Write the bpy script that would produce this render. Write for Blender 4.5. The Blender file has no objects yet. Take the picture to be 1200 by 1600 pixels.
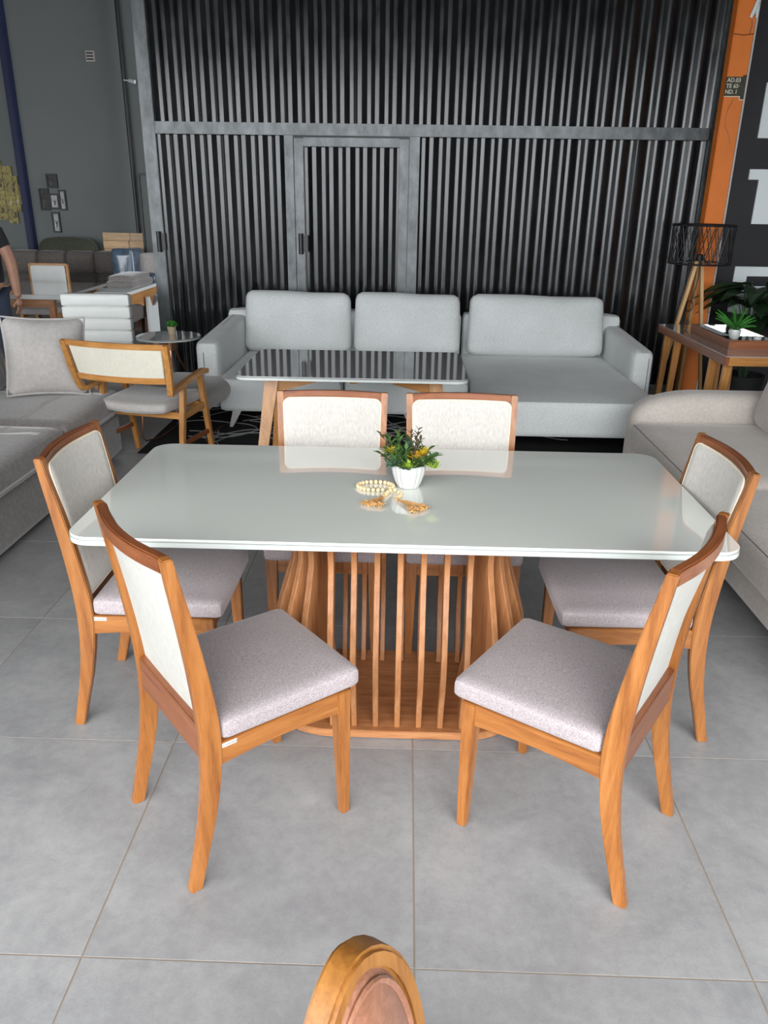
import bpy, bmesh, math, random
from mathutils import Vector, Matrix
random.seed(7)
D = bpy.data; SC = bpy.context.scene; COL = SC.collection
pi = math.pi
R = math.radians

# ------------------------------------------------------------------ camera
def make_camera():
    yaw, pitch, roll = -0.0235, 0.3789, 0.0147
    cy, sy, cp, sp = math.cos(yaw), math.sin(yaw), math.cos(pitch), math.sin(pitch)
    f = Vector((sy*cp, cy*cp, -sp)); r = Vector((cy, -sy, 0)); u = r.cross(f)
    r2 = math.cos(roll)*r + math.sin(roll)*u; u2 = -math.sin(roll)*r + math.cos(roll)*u
    cam = D.cameras.new('camera'); o = D.objects.new('camera', cam); COL.objects.link(o)
    m = Matrix((( r2.x, u2.x, -f.x, -0.059), (r2.y, u2.y, -f.y, -1.3564), (r2.z, u2.z, -f.z, 1.7393), (0, 0, 0, 1)))
    o.matrix_world = m
    cam.sensor_fit = 'HORIZONTAL'; cam.sensor_width = 36; cam.lens = 36*1216/1200
    cam.clip_start = 0.05; cam.clip_end = 200
    SC.camera = o
make_camera()

# ------------------------------------------------------------------ world and light
w = D.worlds.new('overcast_sky'); SC.world = w; w.use_nodes = True
nt = w.node_tree; nt.nodes.clear()
wo = nt.nodes.new('ShaderNodeOutputWorld'); bg = nt.nodes.new('ShaderNodeBackground')
tc = nt.nodes.new('ShaderNodeTexCoord'); sx = nt.nodes.new('ShaderNodeSeparateXYZ'); cr = nt.nodes.new('ShaderNodeValToRGB')
cr.color_ramp.elements[0].position = 0.0; cr.color_ramp.elements[0].color = (0.86, 0.89, 0.92, 1)
cr.color_ramp.elements[1].position = 1.0; cr.color_ramp.elements[1].color = (0.97, 0.98, 1.0, 1)
nt.links.new(tc.outputs['Generated'], sx.inputs[0]); nt.links.new(sx.outputs['Z'], cr.inputs[0])
nt.links.new(cr.outputs[0], bg.inputs[0]); nt.links.new(bg.outputs[0], wo.inputs[0])
bg.inputs[1].default_value = 7.0

# portal covering the open shop front, it only guides the sky light
def portal(name, loc, rot, sx_, sy_):
    l = D.lights.new(name, 'AREA'); l.shape = 'RECTANGLE'; l.size = sx_; l.size_y = sy_
    o = D.objects.new(name, l); COL.objects.link(o); o.location = loc; o.rotation_euler = rot
    l.cycles.is_portal = True
FRONT = -2.7; LINTEL = 4.0
portal('shopfront_daylight', (-1.5, FRONT, LINTEL/2), (R(90), 0, 0), 15, LINTEL)
sun = D.lights.new('veiled_sun', 'SUN'); sun.energy = 1.0; sun.angle = R(35); sun.color = (1.0, 0.97, 0.92)
so = D.objects.new('veiled_sun', sun); COL.objects.link(so); so.rotation_euler = (R(52), 0, R(8))

SC.view_settings.view_transform = 'Standard'
try: SC.view_settings.look = 'None'
except Exception: pass
SC.view_settings.gamma = 1.0
SC.view_settings.use_curve_mapping = False
SC.view_settings.exposure = 0.0

# ------------------------------------------------------------------ materials
def nodes(name):
    m = D.materials.new(name); m.use_nodes = True
    t = m.node_tree; b = t.nodes['Principled BSDF']
    return m, t, b
def mapping(t, scale, coord='Object'):
    c = t.nodes.new('ShaderNodeTexCoord'); mp = t.nodes.new('ShaderNodeMapping')
    mp.inputs['Scale'].default_value = scale
    t.links.new(c.outputs[coord], mp.inputs[0]); return mp
def noise(t, mp, scale, detail=4, rough=.55, dist=0):
    n = t.nodes.new('ShaderNodeTexNoise'); n.inputs['Scale'].default_value = scale
    n.inputs['Detail'].default_value = detail; n.inputs['Roughness'].default_value = rough
    n.inputs['Distortion'].default_value = dist
    t.links.new(mp.outputs[0], n.inputs['Vector']); return n
def ramp(t, src, stops):
    r = t.nodes.new('ShaderNodeValToRGB'); e = r.color_ramp.elements
    e[0].position, e[0].color = stops[0][0], (*stops[0][1], 1)
    e[1].position, e[1].color = stops[-1][0], (*stops[-1][1], 1)
    for p, c in stops[1:-1]:
        k = e.new(p); k.color = (*c, 1)
    t.links.new(src, r.inputs[0]); return r
def bump(t, b, src, strength, dist=.002):
    n = t.nodes.new('ShaderNodeBump'); n.inputs['Strength'].default_value = strength; n.inputs['Distance'].default_value = dist
    t.links.new(src, n.inputs['Height']); t.links.new(n.outputs[0], b.inputs['Normal'])
def plain(name, col, rough=.5, metal=0, coat=0, var=0.06, scale=6, spec=.5, bmp=0, bscale=60):
    m, t, b = nodes(name)
    mp = mapping(t, (1, 1, 1)); n = noise(t, mp, scale)
    lo = tuple(max(0, c*(1-var)) for c in col); hi = tuple(min(1, c*(1+var)) for c in col)
    r = ramp(t, n.outputs[0], [(.3, lo), (.7, hi)])
    t.links.new(r.outputs[0], b.inputs['Base Color'])
    b.inputs['Roughness'].default_value = rough; b.inputs['Metallic'].default_value = metal
    b.inputs['Coat Weight'].default_value = coat; b.inputs['Coat Roughness'].default_value = .04
    b.inputs['Specular IOR Level'].default_value = spec
    if bmp: n2 = noise(t, mp, bscale); bump(t, b, n2.outputs[0], bmp)
    return m
def wood(name, base, dark, light, axis='z', rough=.33, coat=.25, k=1.0):
    m, t, b = nodes(name)
    s = {'x': (1.6, 22, 22), 'y': (22, 1.6, 22), 'z': (22, 22, 1.6)}[axis]
    mp = mapping(t, tuple(v*k for v in s)); n = noise(t, mp, 1.6, 6, .6, .6)
    mp2 = mapping(t, tuple(v*k*6 for v in s)); n2 = noise(t, mp2, 2.0, 3, .6)
    mx = t.nodes.new('ShaderNodeMath'); mx.operation = 'MULTIPLY_ADD'; mx.inputs[1].default_value = .3
    t.links.new(n2.outputs[0], mx.inputs[0])
    mm = t.nodes.new('ShaderNodeMath'); mm.operation = 'MULTIPLY'; mm.inputs[1].default_value = .7
    t.links.new(n.outputs[0], mm.inputs[0]); t.links.new(mm.outputs[0], mx.inputs[2])
    r = ramp(t, mx.outputs[0], [(.33, dark), (.5, base), (.68, light)])
    oi = t.nodes.new('ShaderNodeObjectInfo'); hs = t.nodes.new('ShaderNodeHueSaturation')
    mr = t.nodes.new('ShaderNodeMapRange'); mr.inputs['To Min'].default_value = .88; mr.inputs['To Max'].default_value = 1.12
    t.links.new(oi.outputs['Random'], mr.inputs[0]); t.links.new(mr.outputs[0], hs.inputs['Value'])
    t.links.new(r.outputs[0], hs.inputs['Color']); t.links.new(hs.outputs[0], b.inputs['Base Color'])
    b.inputs['Roughness'].default_value = rough; b.inputs['Coat Weight'].default_value = coat; b.inputs['Coat Roughness'].default_value = .25
    bump(t, b, n2.outputs[0], .08, .001)
    return m
def fabric(name, c1, c2, s=(1, 1, 1), scale=260, rough=.85, sheen=.25, bmp=.35, c3=None, big=3):
    m, t, b = nodes(name)
    mp = mapping(t, s); n = noise(t, mp, scale, 3, .7)
    r = ramp(t, n.outputs[0], [(.36, c1), (.64, c2)])
    mp3 = mapping(t, (1, 1, 1)); n3 = noise(t, mp3, big, 3, .5)
    r3 = ramp(t, n3.outputs[0], [(.3, (.88, .88, .88)), (.7, (1, 1, 1))])
    mx = t.nodes.new('ShaderNodeMixRGB'); mx.blend_type = 'MULTIPLY'; mx.inputs[0].default_value = 1
    t.links.new(r.outputs[0], mx.inputs[1]); t.links.new(r3.outputs[0], mx.inputs[2])
    t.links.new(mx.outputs[0], b.inputs['Base Color'])
    b.inputs['Roughness'].default_value = rough; b.inputs['Sheen Weight'].default_value = sheen
    b.inputs['Sheen Roughness'].default_value = .4; b.inputs['Specular IOR Level'].default_value = .25
    bump(t, b, n.outputs[0], bmp, .0012)
    return m

OB, OD, OL = (.325, .118, .025), (.19, .058, .011), (.43, .175, .046)
M = {}
for ax in 'xyz': M['wood_'+ax] = wood('orange_brown_wood_'+ax, OB, OD, OL, ax)
for ax in 'xyz': M['brown_'+ax] = wood('red_brown_wood_'+ax, (.24, .075, .024), (.14, .038, .012), (.32, .11, .038), ax)
for ax in 'xyz': M['honey_'+ax] = wood('honey_wood_'+ax, (.48, .22, .06), (.34, .14, .035), (.60, .31, .11), ax)
for ax in 'xyz': M['pale_'+ax] = wood('pale_wood_'+ax, (.60, .36, .15), (.46, .26, .10), (.70, .46, .22), ax)
for ax in 'xyz': M['slat_'+ax] = wood('veneer_wood_'+ax, (.40, .17, .065), (.27, .10, .035), (.52, .25, .11), ax, .4, .12, 1.4)
for ax in 'xyz': M['golden_'+ax] = wood('golden_wood_'+ax, (.33, .135, .025), (.22, .08, .014), (.42, .185, .04), ax, .45, .05)
M['seat'] = fabric('mauve_grey_woven_fabric', (.29, .245, .252), (.55, .49, .50), (1, 1, 1), 330, .55, .3, .25)
M['linen'] = fabric('cream_linen_cloth', (.50, .49, .45), (.58, .57, .525), (1, 1, .12), 160, .8, .1, .2)
M['linen_warm'] = fabric('warm_cream_cloth', (.68, .65, .54), (.76, .73, .62), (1, 1, .3), 160, .8, .1, .15)
M['linen_grey'] = fabric('striated_back_cloth', (.56, .53, .48), (.70, .67, .62), (1, 1, .06), 230, .75, .1, .15)
M['piping'] = plain('cream_piping', (.80, .70, .55), .6)
M['sofa_grey'] = fabric('light_grey_woven_sofa_cloth', (.60, .625, .615), (.76, .785, .775), (1, 1, 1), 120, .9, .25, .3)
M['velvet'] = fabric('taupe_grey_velvet', (.185, .168, .16), (.245, .225, .215), (1, 1, 1), 40, .75, .6, .1, big=5)
M['velvet_light'] = fabric('pale_taupe_velvet', (.42, .395, .375), (.48, .455, .435), (1, 1, 1), 40, .75, .5, .1, big=6)
M['beige'] = fabric('beige_suede_cloth', (.56, .505, .455), (.64, .585, .53), (1, 1, 1), 60, .8, .4, .1, big=4)
M['stitch'] = plain('pale_stitching', (.62, .60, .57), .7)
M['dark_seam'] = plain('dark_seam', (.16, .155, .15), .8)
M['tuft'] = fabric('dark_taupe_tufted_cloth', (.13, .115, .105), (.18, .16, .145), (1, 1, 1), 50, .85, .3, .1)
M['olive'] = fabric('olive_cloth', (.06, .065, .045), (.09, .095, .065), (1, 1, 1), 50, .9, .2, .1)
M['top'] = plain('grey_lacquered_glass', (.84, .865, .81), .035, 0, 1.0, .01, 2, .6)
M['top2'] = plain('dark_grey_lacquered_glass', (.36, .37, .365), .04, 0, 1.0, .01, 2, .6)
M['edge'] = plain('pale_glass_edge', (.62, .66, .635), .12, 0, .6, .02)
M['mdf'] = plain('off_white_lacquer', (.36, .38, .37), .3, 0, .3, .02)
M['white'] = plain('white_leatherette', (.76, .78, .75), .45, 0, 0, .03, 8)
M['white_lacq'] = plain('white_lacquer', (.74, .77, .76), .35, 0, .2, .02)
M['ceramic'] = plain('white_ceramic', (.62, .63, .61), .3, 0, .4, .03)
M['copper'] = plain('copper_metal', (.55, .27, .16), .3, 1, 0, .05)
M['steel'] = plain('brushed_pale_metal', (.62, .62, .60), .35, .7, 0, .05)
M['black_metal'] = plain('black_painted_metal', (.012, .012, .013), .4, 0, 0, .2)
M['orange'] = plain('orange_painted_column', (.78, .20, .022), .5, 0, 0, .07, 3)
M['navy'] = plain('navy_painted_column', (.012, .022, .10), .5, 0, 0, .1)
M['greytrim'] = plain('grey_trim', (.55, .50, .46), .6)
M['panel_black'] = plain('black_sign_panel', (.030, .029, .032), .3, 0, 0, .1, 2)
M['letter'] = plain('white_sign_letters', (.80, .86, .86), .5, 0, 0, .01)
M['plaque'] = plain('dark_olive_plaque', (.045, .045, .025), .6, 0, 0, .3, 30)
M['cream_ink'] = plain('cream_plaque_lettering', (.75, .70, .58), .6)
M['rug'] = fabric('black_rug', (.008, .008, .009), (.02, .02, .022), (1, 1, 1), 200, 1, 0, .3)
M['rugline'] = plain('grey_rug_line', (.22, .22, .22), .9)
M['bead'] = plain('natural_wood_beads', (.80, .62, .36), .45, 0, 0, .12, 40)
M['jute'] = plain('jute_tassel', (.62, .35, .13), .9, 0, 0, .35, 60)
M['rope'] = plain('jute_cord', (.45, .30, .14), .9)
M['soil'] = plain('dark_soil', (.03, .022, .015), .95)
M['navy'] = plain('navy_painted_column', (.008, .014, .06), .5)
M['leaf'] = plain('mid_green_leaf', (.075, .16, .035), .5, 0, 0, .35, 30)
M['leaf_teal'] = plain('blue_green_leaf', (.10, .20, .12), .5, 0, 0, .3, 30)
M['leaf_purple'] = plain('purplish_leaf', (.10, .085, .05), .5, 0, 0, .4, 30)
M['leaf_yellow'] = plain('yellow_leaf', (.68, .50, .03), .5, 0, 0, .3, 30)
M['leaf_gold'] = plain('golden_leaf', (.78, .42, .03), .5, 0, 0, .2, 30)
M['leaf_lime'] = plain('lime_leaf', (.38, .55, .05), .5, 0, 0, .3, 30)
M['leaf_bright'] = plain('bright_green_leaf', (.06, .30, .04), .5, 0, 0, .35, 30)
M['leaf_dark'] = plain('dark_green_leaf', (.018, .045, .016), .4, 0, 0, .35, 12)
M['wall_paint'] = plain('dimmed_off_white_wall_paint', (.185, .198, .196), .8, 0, 0, .04, 1.2, .2, .1, 40)  # off-white darkened in its colour to stand in for far-room light falloff
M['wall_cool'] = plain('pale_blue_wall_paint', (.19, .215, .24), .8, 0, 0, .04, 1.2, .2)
M['ceiling'] = plain('dark_metal_roof', (.07, .07, .07), .7)
M['asphalt'] = plain('street_asphalt', (.12, .12, .12), .9, 0, 0, .2, 3)
M['skin'] = plain('skin', (.33, .165, .105), .5, 0, 0, .08, 12)
M['black_cloth'] = plain('black_shirt_cloth', (.012, .012, .015), .9)
M['denim'] = plain('dark_denim', (.025, .035, .06), .9)
M['hair'] = plain('dark_hair', (.012, .010, .009), .6)
M['blueplastic'] = plain('blue_plastic_wrap', (.10, .15, .22), .18, 0, .6, .4, 9)
M['blue_fold'] = plain('pale_blue_plastic', (.22, .28, .36), .3)
M['mirror'] = plain('silver_mirror', (.66, .68, .68), .03, 1, 0, .01)
M['paper'] = plain('pale_print', (.48, .48, .46), .6, 0, 0, .3, 14)
M['print_dark'] = plain('dark_print', (.05, .05, .045), .6, 0, 0, .8, 20)
M['tag_white'] = plain('white_tag', (.75, .76, .76), .5)
M['ink'] = plain('dark_ink', (.03, .04, .05), .6)
M['terracotta'] = plain('pale_clay_pot', (.42, .33, .22), .8)
M['rubber'] = plain('black_rubber', (.01, .01, .01), .7)
M['grout'] = plain('beige_grout', (.33, .275, .22), .9)

def gate_paint():
    m, t, b = nodes('glossy_black_gate_paint')
    mp = mapping(t, (1, 1, .35)); n = noise(t, mp, 9, 5, .6)
    r = ramp(t, n.outputs[0], [(.35, (.004, .0045, .005)), (.7, (.014, .015, .016))])
    t.links.new(r.outputs[0], b.inputs['Base Color'])
    rr = ramp(t, n.outputs[0], [(.3, (.14,)*3), (.75, (.26,)*3)]); t.links.new(rr.outputs[0], b.inputs['Roughness'])
    b.inputs['Metallic'].default_value = .0; b.inputs['Specular IOR Level'].default_value = .5; b.inputs['IOR'].default_value = 1.6
    n2 = noise(t, mapping(t, (1, 1, .5)), 30, 4, .6); bump(t, b, n2.outputs[0], .12, .002)
    return m
M['gate'] = gate_paint()
def gate_frame():
    m, t, b = nodes('grey_black_steel_frame')
    mp = mapping(t, (1, 1, .5)); n = noise(t, mp, 11, 6, .65)
    r = ramp(t, n.outputs[0], [(.35, (.03, .034, .036)), (.72, (.115, .13, .135))])
    t.links.new(r.outputs[0], b.inputs['Base Color']); b.inputs['Roughness'].default_value = .33
    b.inputs['Metallic'].default_value = .35; b.inputs['Specular IOR Level'].default_value = .9
    n2 = noise(t, mp, 40, 4, .6); bump(t, b, n2.outputs[0], .3, .002)
    return m
M['gframe'] = gate_frame()
def tile_mat():
    m, t, b = nodes('grey_concrete_look_tile')
    mp = mapping(t, (1, 1, 1)); oi = t.nodes.new('ShaderNodeObjectInfo')
    ad = t.nodes.new('ShaderNodeVectorMath'); ad.operation = 'ADD'
    mu = t.nodes.new('ShaderNodeVectorMath'); mu.operation = 'SCALE'; mu.inputs['Scale'].default_value = 40
    t.links.new(oi.outputs['Random'], mu.inputs[0]); t.links.new(mp.outputs[0], ad.inputs[0]); t.links.new(mu.outputs[0], ad.inputs[1])
    n = noise(t, ad, 3.2, 8, .68, .3); n2 = noise(t, ad, 26, 5, .7); n3 = noise(t, ad, 180, 2, .6)
    r = ramp(t, n.outputs[0], [(.30, (.30, .302, .306)), (.52, (.37, .372, .375)), (.75, (.455, .455, .45))])
    r2 = ramp(t, n2.outputs[0], [(.32, (.86, .86, .87)), (.62, (1, 1, 1)), (.8, (1.0, 1.0, .98))])
    r3 = ramp(t, n3.outputs[0], [(.3, (.93,)*3), (.6, (1,)*3)])
    a = t.nodes.new('ShaderNodeMixRGB'); a.blend_type = 'MULTIPLY'; a.inputs[0].default_value = 1
    c = t.nodes.new('ShaderNodeMixRGB'); c.blend_type = 'MULTIPLY'; c.inputs[0].default_value = 1
    t.links.new(r.outputs[0], a.inputs[1]); t.links.new(r2.outputs[0], a.inputs[2])
    t.links.new(a.outputs[0], c.inputs[1]); t.links.new(r3.outputs[0], c.inputs[2])
    t.links.new(c.outputs[0], b.inputs['Base Color'])
    rr = ramp(t, n.outputs[0], [(.3, (.34,)*3), (.7, (.5,)*3)]); t.links.new(rr.outputs[0], b.inputs['Roughness'])
    b.inputs['Specular IOR Level'].default_value = .5
    return m
M['tile'] = tile_mat()
def copper_velvet():
    m, t, b = nodes('copper_brown_crushed_velvet')
    n = noise(t, mapping(t, (1, 1, 1)), 28, 8, .75, 1.2)
    r = ramp(t, n.outputs[0], [(.3, (.19, .075, .038)), (.55, (.31, .135, .075)), (.75, (.46, .24, .155))])
    t.links.new(r.outputs[0], b.inputs['Base Color']); b.inputs['Roughness'].default_value = .65; b.inputs['Sheen Weight'].default_value = .12; b.inputs['Specular IOR Level'].default_value = .3
    bump(t, b, n.outputs[0], .3, .003); return m
M['copper_velvet'] = copper_velvet()

# ------------------------------------------------------------------ mesh helpers
class MB:
    def __init__(s): s.v = []; s.f = []
    def add(s, vs, fs):
        o = len(s.v); s.v += [tuple(v) for v in vs]; s.f += [tuple(o+i for i in f) for f in fs]; return s
    def box(s, c, d, rot=None):
        hx, hy, hz = d[0]/2, d[1]/2, d[2]/2
        vs = [Vector((x*hx, y*hy, z*hz)) for z in (-1, 1) for y in (-1, 1) for x in (-1, 1)]
        if rot: vs = [rot @ v for v in vs]
        vs = [v+Vector(c) for v in vs]
        return s.add(vs, [(0, 2, 3, 1), (4, 5, 7, 6), (0, 1, 5, 4), (2, 6, 7, 3), (0, 4, 6, 2), (1, 3, 7, 5)])
    def bar(s, a, b, wd, dp, wd2=None, dp2=None, up=(0, 0, 1)):
        a = Vector(a); b = Vector(b); z = (b-a).normalized(); u = Vector(up)
        if abs(z.dot(u)) > .95: u = Vector((0, 1, 0))
        x = u.cross(z).normalized(); y = z.cross(x)
        w2 = wd2 or wd; d2 = dp2 or dp
        vs = [a+x*sx*wd/2+y*sy*dp/2 for sx, sy in ((-1, -1), (1, -1), (1, 1), (-1, 1))] + [b+x*sx*w2/2+y*sy*d2/2 for sx, sy in ((-1, -1), (1, -1), (1, 1), (-1, 1))]
        return s.add(vs, [(3, 2, 1, 0), (4, 5, 6, 7), (0, 1, 5, 4), (1, 2, 6, 5), (2, 3, 7, 6), (3, 0, 4, 7)])
    def loft(s, rings, caps=True, closed=False):
        n = len(rings[0]); vs = [p for r in rings for p in r]; fs = []
        m = len(rings)
        for i in range(m if closed else m-1):
            for j in range(n):
                a = i*n+j; b = i*n+(j+1) % n; c = ((i+1) % m)*n+(j+1) % n; d = ((i+1) % m)*n+j
                fs.append((a, b, c, d))
        if caps and not closed: fs.append(tuple(range(n-1, -1, -1))); fs.append(tuple(range((m-1)*n, m*n)))
        return s.add(vs, fs)
    def tube(s, pts, r, n=8, closed=False, caps=True):
        pts = [Vector(p) for p in pts]; rings = []; m = len(pts); px = None
        for i, p in enumerate(pts):
            a = pts[(i-1) % m] if (closed or i) else p; b = pts[(i+1) % m] if (closed or i < m-1) else p
            t = (b-a).normalized()
            if px is None: px = (Vector((0, 0, 1)) if abs(t.z) < .9 else Vector((1, 0, 0)))
            x = (px - t*px.dot(t)).normalized(); px = x; y = t.cross(x)
            rr = r[i] if isinstance(r, (list, tuple)) else r
            rings.append([p+x*math.cos(2*pi*k/n)*rr+y*math.sin(2*pi*k/n)*rr for k in range(n)])
        return s.loft(rings, caps, closed)
    def prism(s, poly, z0, z1, fn=None):
        n = len(poly); vs = [(x, y, z0) for x, y in poly]+[(x, y, z1) for x, y in poly]
        if fn: vs = [fn(*v) for v in vs]
        return s.add(vs, [tuple(range(n-1, -1, -1)), tuple(range(n, 2*n))]+[(i, (i+1) % n, n+(i+1) % n, n+i) for i in range(n)])
    def lathe(s, prof, n=24, c=(0, 0, 0), flute=None):
        rings = []
        for r, z in prof:
            ring = []
            for k in range(n):
                a = 2*pi*k/n; rr = r*(flute(a, z) if flute else 1)
                ring.append((c[0]+rr*math.cos(a), c[1]+rr*math.sin(a), c[2]+z))
            rings.append(ring)
        return s.loft(rings)
    def cushion(s, c, d, r=.04, puff=(0, 0, 0), n=10, rot=None, warp=None):
        bm = bmesh.new(); bmesh.ops.create_cube(bm, size=2)
        bmesh.ops.subdivide_edges(bm, edges=bm.edges[:], cuts=n, use_grid_fill=True)
        h = Vector(d)/2; vs = []
        for v in bm.verts:
            p = v.co; q = Vector([math.copysign(abs(p[i])**.62, p[i])*h[i] for i in range(3)])
            rr = [min(r, h[i]*.98) for i in range(3)]; R_ = min(rr)
            inn = Vector([max(-(h[i]-R_), min(h[i]-R_, q[i])) for i in range(3)]); e = q-inn
            if e.length > 1e-6: q = inn+e.normalized()*R_ if e.length > R_ else q
            nx, ny, nz = q.x/h.x, q.y/h.y, q.z/h.z
            q = Vector((q.x+puff[0]*nx*(1-ny*ny)*(1-nz*nz), q.y+puff[1]*ny*(1-nx*nx)*(1-nz*nz), q.z+puff[2]*nz*(1-nx*nx)*(1-ny*ny)))
            if warp: q = Vector(warp(q.x, q.y, q.z))
            if rot: q = rot @ q
            vs.append(q+Vector(c))
        bm.verts.index_update(); fs = [tuple(v.index for v in f.verts) for f in bm.faces]; bm.free()
        return s.add(vs, fs)
    def sphere(s, c, r, n=8, m=6, sc=(1, 1, 1)):
        prof = [(r*math.sin(pi*(i+.001)/(m)) if i < m else 0.0001, -r*math.cos(pi*i/m)) for i in range(m+1)]
        o = len(s.v); s.lathe(prof, n)
        for i in range(o, len(s.v)):
            v = s.v[i]; s.v[i] = (v[0]*sc[0]+c[0], v[1]*sc[1]+c[1], v[2]*sc[2]+c[2])
        return s
    def leaf(s, base, d, up, L, W, bend=.25, seg=4):
        base = Vector(base); d = Vector(d).normalized(); up = Vector(up)
        side = d.cross(up)
        if side.length < 1e-3: side = Vector((1, 0, 0))
        side.normalize(); nn = side.cross(d).normalized(); vs = []; fs = []
        for i in range(seg+1):
            t = i/seg; wv = W*math.sin(pi*min(.98, max(.06, t))**.85)/2
            p = base+d*L*t - nn*bend*L*t*t
            vs += [p-side*wv+nn*wv*.35, p, p+side*wv+nn*wv*.35]
        for i in range(seg):
            a = 3*i; fs += [(a, a+1, a+4, a+3), (a+1, a+2, a+5, a+4)]
        return s.add(vs, fs)
def arc(cx, cy, r, a0, a1, n=6): return [(cx+r*math.cos(R(a0+(a1-a0)*i/n)), cy+r*math.sin(R(a0+(a1-a0)*i/n))) for i in range(n+1)]
def rrect(x0, x1, y0, y1, r, n=7):
    return arc(x1-r, y0+r, r, -90, 0, n)+arc(x1-r, y1-r, r, 0, 90, n)+arc(x0+r, y1-r, r, 90, 180, n)+arc(x0+r, y0+r, r, 180, 270, n)

def mesh(name, mb, mat, bevel=0, smooth=True, seg=2, ang=35):
    me = D.meshes.new(name); me.from_pydata([tuple(v) for v in mb.v], [], mb.f)
    bm = bmesh.new(); bm.from_mesh(me)
    bmesh.ops.recalc_face_normals(bm, faces=bm.faces[:])
    if bevel:
        ed = [e for e in bm.edges if len(e.link_faces) == 2 and e.calc_face_angle(0) > R(30)]
        bmesh.ops.bevel(bm, geom=ed, offset=bevel, segments=seg, affect='EDGES', clamp_overlap=True)
    if smooth:
        for f in bm.faces: f.smooth = True
        for e in bm.edges:
            if len(e.link_faces) == 2 and e.calc_face_angle(0) > R(ang): e.smooth = False
    bm.to_mesh(me); bm.free()
    mm = mat if isinstance(mat, (list, tuple)) else [mat]
    for k in mm: me.materials.append(M[k] if isinstance(k, str) else k)
    return me
def obj(name, mb, mat, parent=None, bevel=0, **kw):
    me = mb if isinstance(mb, bpy.types.Mesh) else mesh(name, mb, mat, bevel, **kw)
    o = D.objects.new(name, me); COL.objects.link(o)
    if parent: o.parent = parent
    return o
def thing(name, label, cat, loc=(0, 0, 0), rz=0, group=None):
    o = D.objects.new(name, None); COL.objects.link(o); o.location = loc; o.rotation_euler = (0, 0, rz)
    o.empty_display_size = .1; return tag(o, label, cat, group)
def tag(o, label, cat=None, group=None):
    o['label'] = label
    if cat: o['category'] = cat
    if group: o['group'] = group
    return o
def struct(name, mb, mat, parent=None, bevel=0, **kw):
    o = obj(name, mb, mat, parent, bevel, **kw)
    if not parent: o['kind'] = 'structure'
    return o
def dup(root, loc, rz, label, group=None):
    r = root.copy(); COL.objects.link(r); r.location = loc; r.rotation_euler = (0, 0, rz); r['label'] = label
    if group: r['group'] = group
    for ch in list(root.children):
        c = ch.copy(); COL.objects.link(c); c.parent = r
        for g in list(ch.children):
            d = g.copy(); COL.objects.link(d); d.parent = c
    return r
def text_mesh(name, body, size, mat, parent, loc, rot, depth=.002, align='LEFT', bold=0):
    c = D.curves.new(name, 'FONT'); c.body = body; c.size = size; c.extrude = depth; c.align_x = align; c.offset = bold; c.resolution_u = 3
    o = D.objects.new('tmp_text', c); COL.objects.link(o); bpy.context.view_layer.update()
    me = D.meshes.new_from_object(o.evaluated_get(bpy.context.evaluated_depsgraph_get())); D.objects.remove(o)
    me.materials.clear(); me.materials.append(M[mat])
    t = D.objects.new(name, me); COL.objects.link(t); t.parent = parent; t.location = loc; t.rotation_euler = rot
    return t

# ================================================================== SETTING
T = .82; g = .0025
fl = struct('floor', MB().box((-2.46+.0, 3.0, -.052), (14.4, 15.6, .10)), 'grout')
tm = mesh('tile', MB().box((0, 0, -.0052), (T-2*g, T-2*g, .0096)), 'tile')
for j in range(-5, 13):
    for i in range(-9, 5):
        t = obj('tile', tm, None, fl); t.location = (T*(i+.5), T*(j+.5), 0)
struct('street', MB().box((-2, -18, -.16), (60, 26, .1)), 'asphalt')
GY = 6.30
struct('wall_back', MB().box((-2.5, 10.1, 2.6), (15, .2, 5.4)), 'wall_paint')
struct('wall_left', MB().box((-9.4, 3.6, 2.6), (.2, 14, 5.4)), 'wall_cool')
struct('wall_right', MB().box((4.35, 1.6, 2.6), (.2, 9.6, 5.4)), 'wall_paint')
struct('wall_sign', MB().box((3.52, GY+.05, 2.6), (1.64, .12, 5.4)), 'panel_black')
struct('ceiling', MB().box((-2.5, 3.5, 5.35), (15, 14, .1)), 'ceiling')
struct('wall_front', MB().box((-2.5, FRONT-.1, (LINTEL+5.4)/2), (15, .2, 5.4-LINTEL)), 'wall_paint')
struct('trim_1', MB().box((-5.265, 9.93, 2.6), (.085, .14, 5.3)), 'navy', bevel=.01)
o = struct('trim_2', MB().tube([(-3.76, 9.93, 1.2), (-3.76, 9.93, 5.3)], .028, 10), 'black_metal')
# orange column in front of the gate's right end
col = thing('steel_column', 'tall orange painted steel column at the right end of the black gate', 'column', (2.635, 6.10, 0))
obj('column_body', MB().box((0, 0, 2.65), (.16, .12, 5.3)), 'orange', col, .006)
obj('edge_strip', MB().box((.088, -.05, 2.65), (.014, .03, 5.3)), 'greytrim', col)
pq = obj('plaque', MB().prism([(-.085, 2.60), (.045, 2.60), (.045, 2.575), (.078, 2.575), (.078, 2.755), (.05, 2.755), (.05, 2.742), (-.085, 2.742)], -.068, -.061, lambda x, y, z: (x, z, y)), 'plaque', col)
obj('plaque_border', MB().box((-.02, -.066, 2.597), (.13, .006, .006)).box((.045, -.066, 2.586), (.006, .006, .026)).box((.062, -.066, 2.573), (.034, .006, .006)), 'cream_ink', col)
for i, (s, dx) in enumerate((('AD.03', -.078), ('TE 65·', -.080), ('ND. I', -.083))):
    tx = text_mesh('lettering', s, .043, 'cream_ink', pq, (dx, -.070, 2.703-.043*i), (R(90), 0, 0), .001, bold=.0006)
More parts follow.
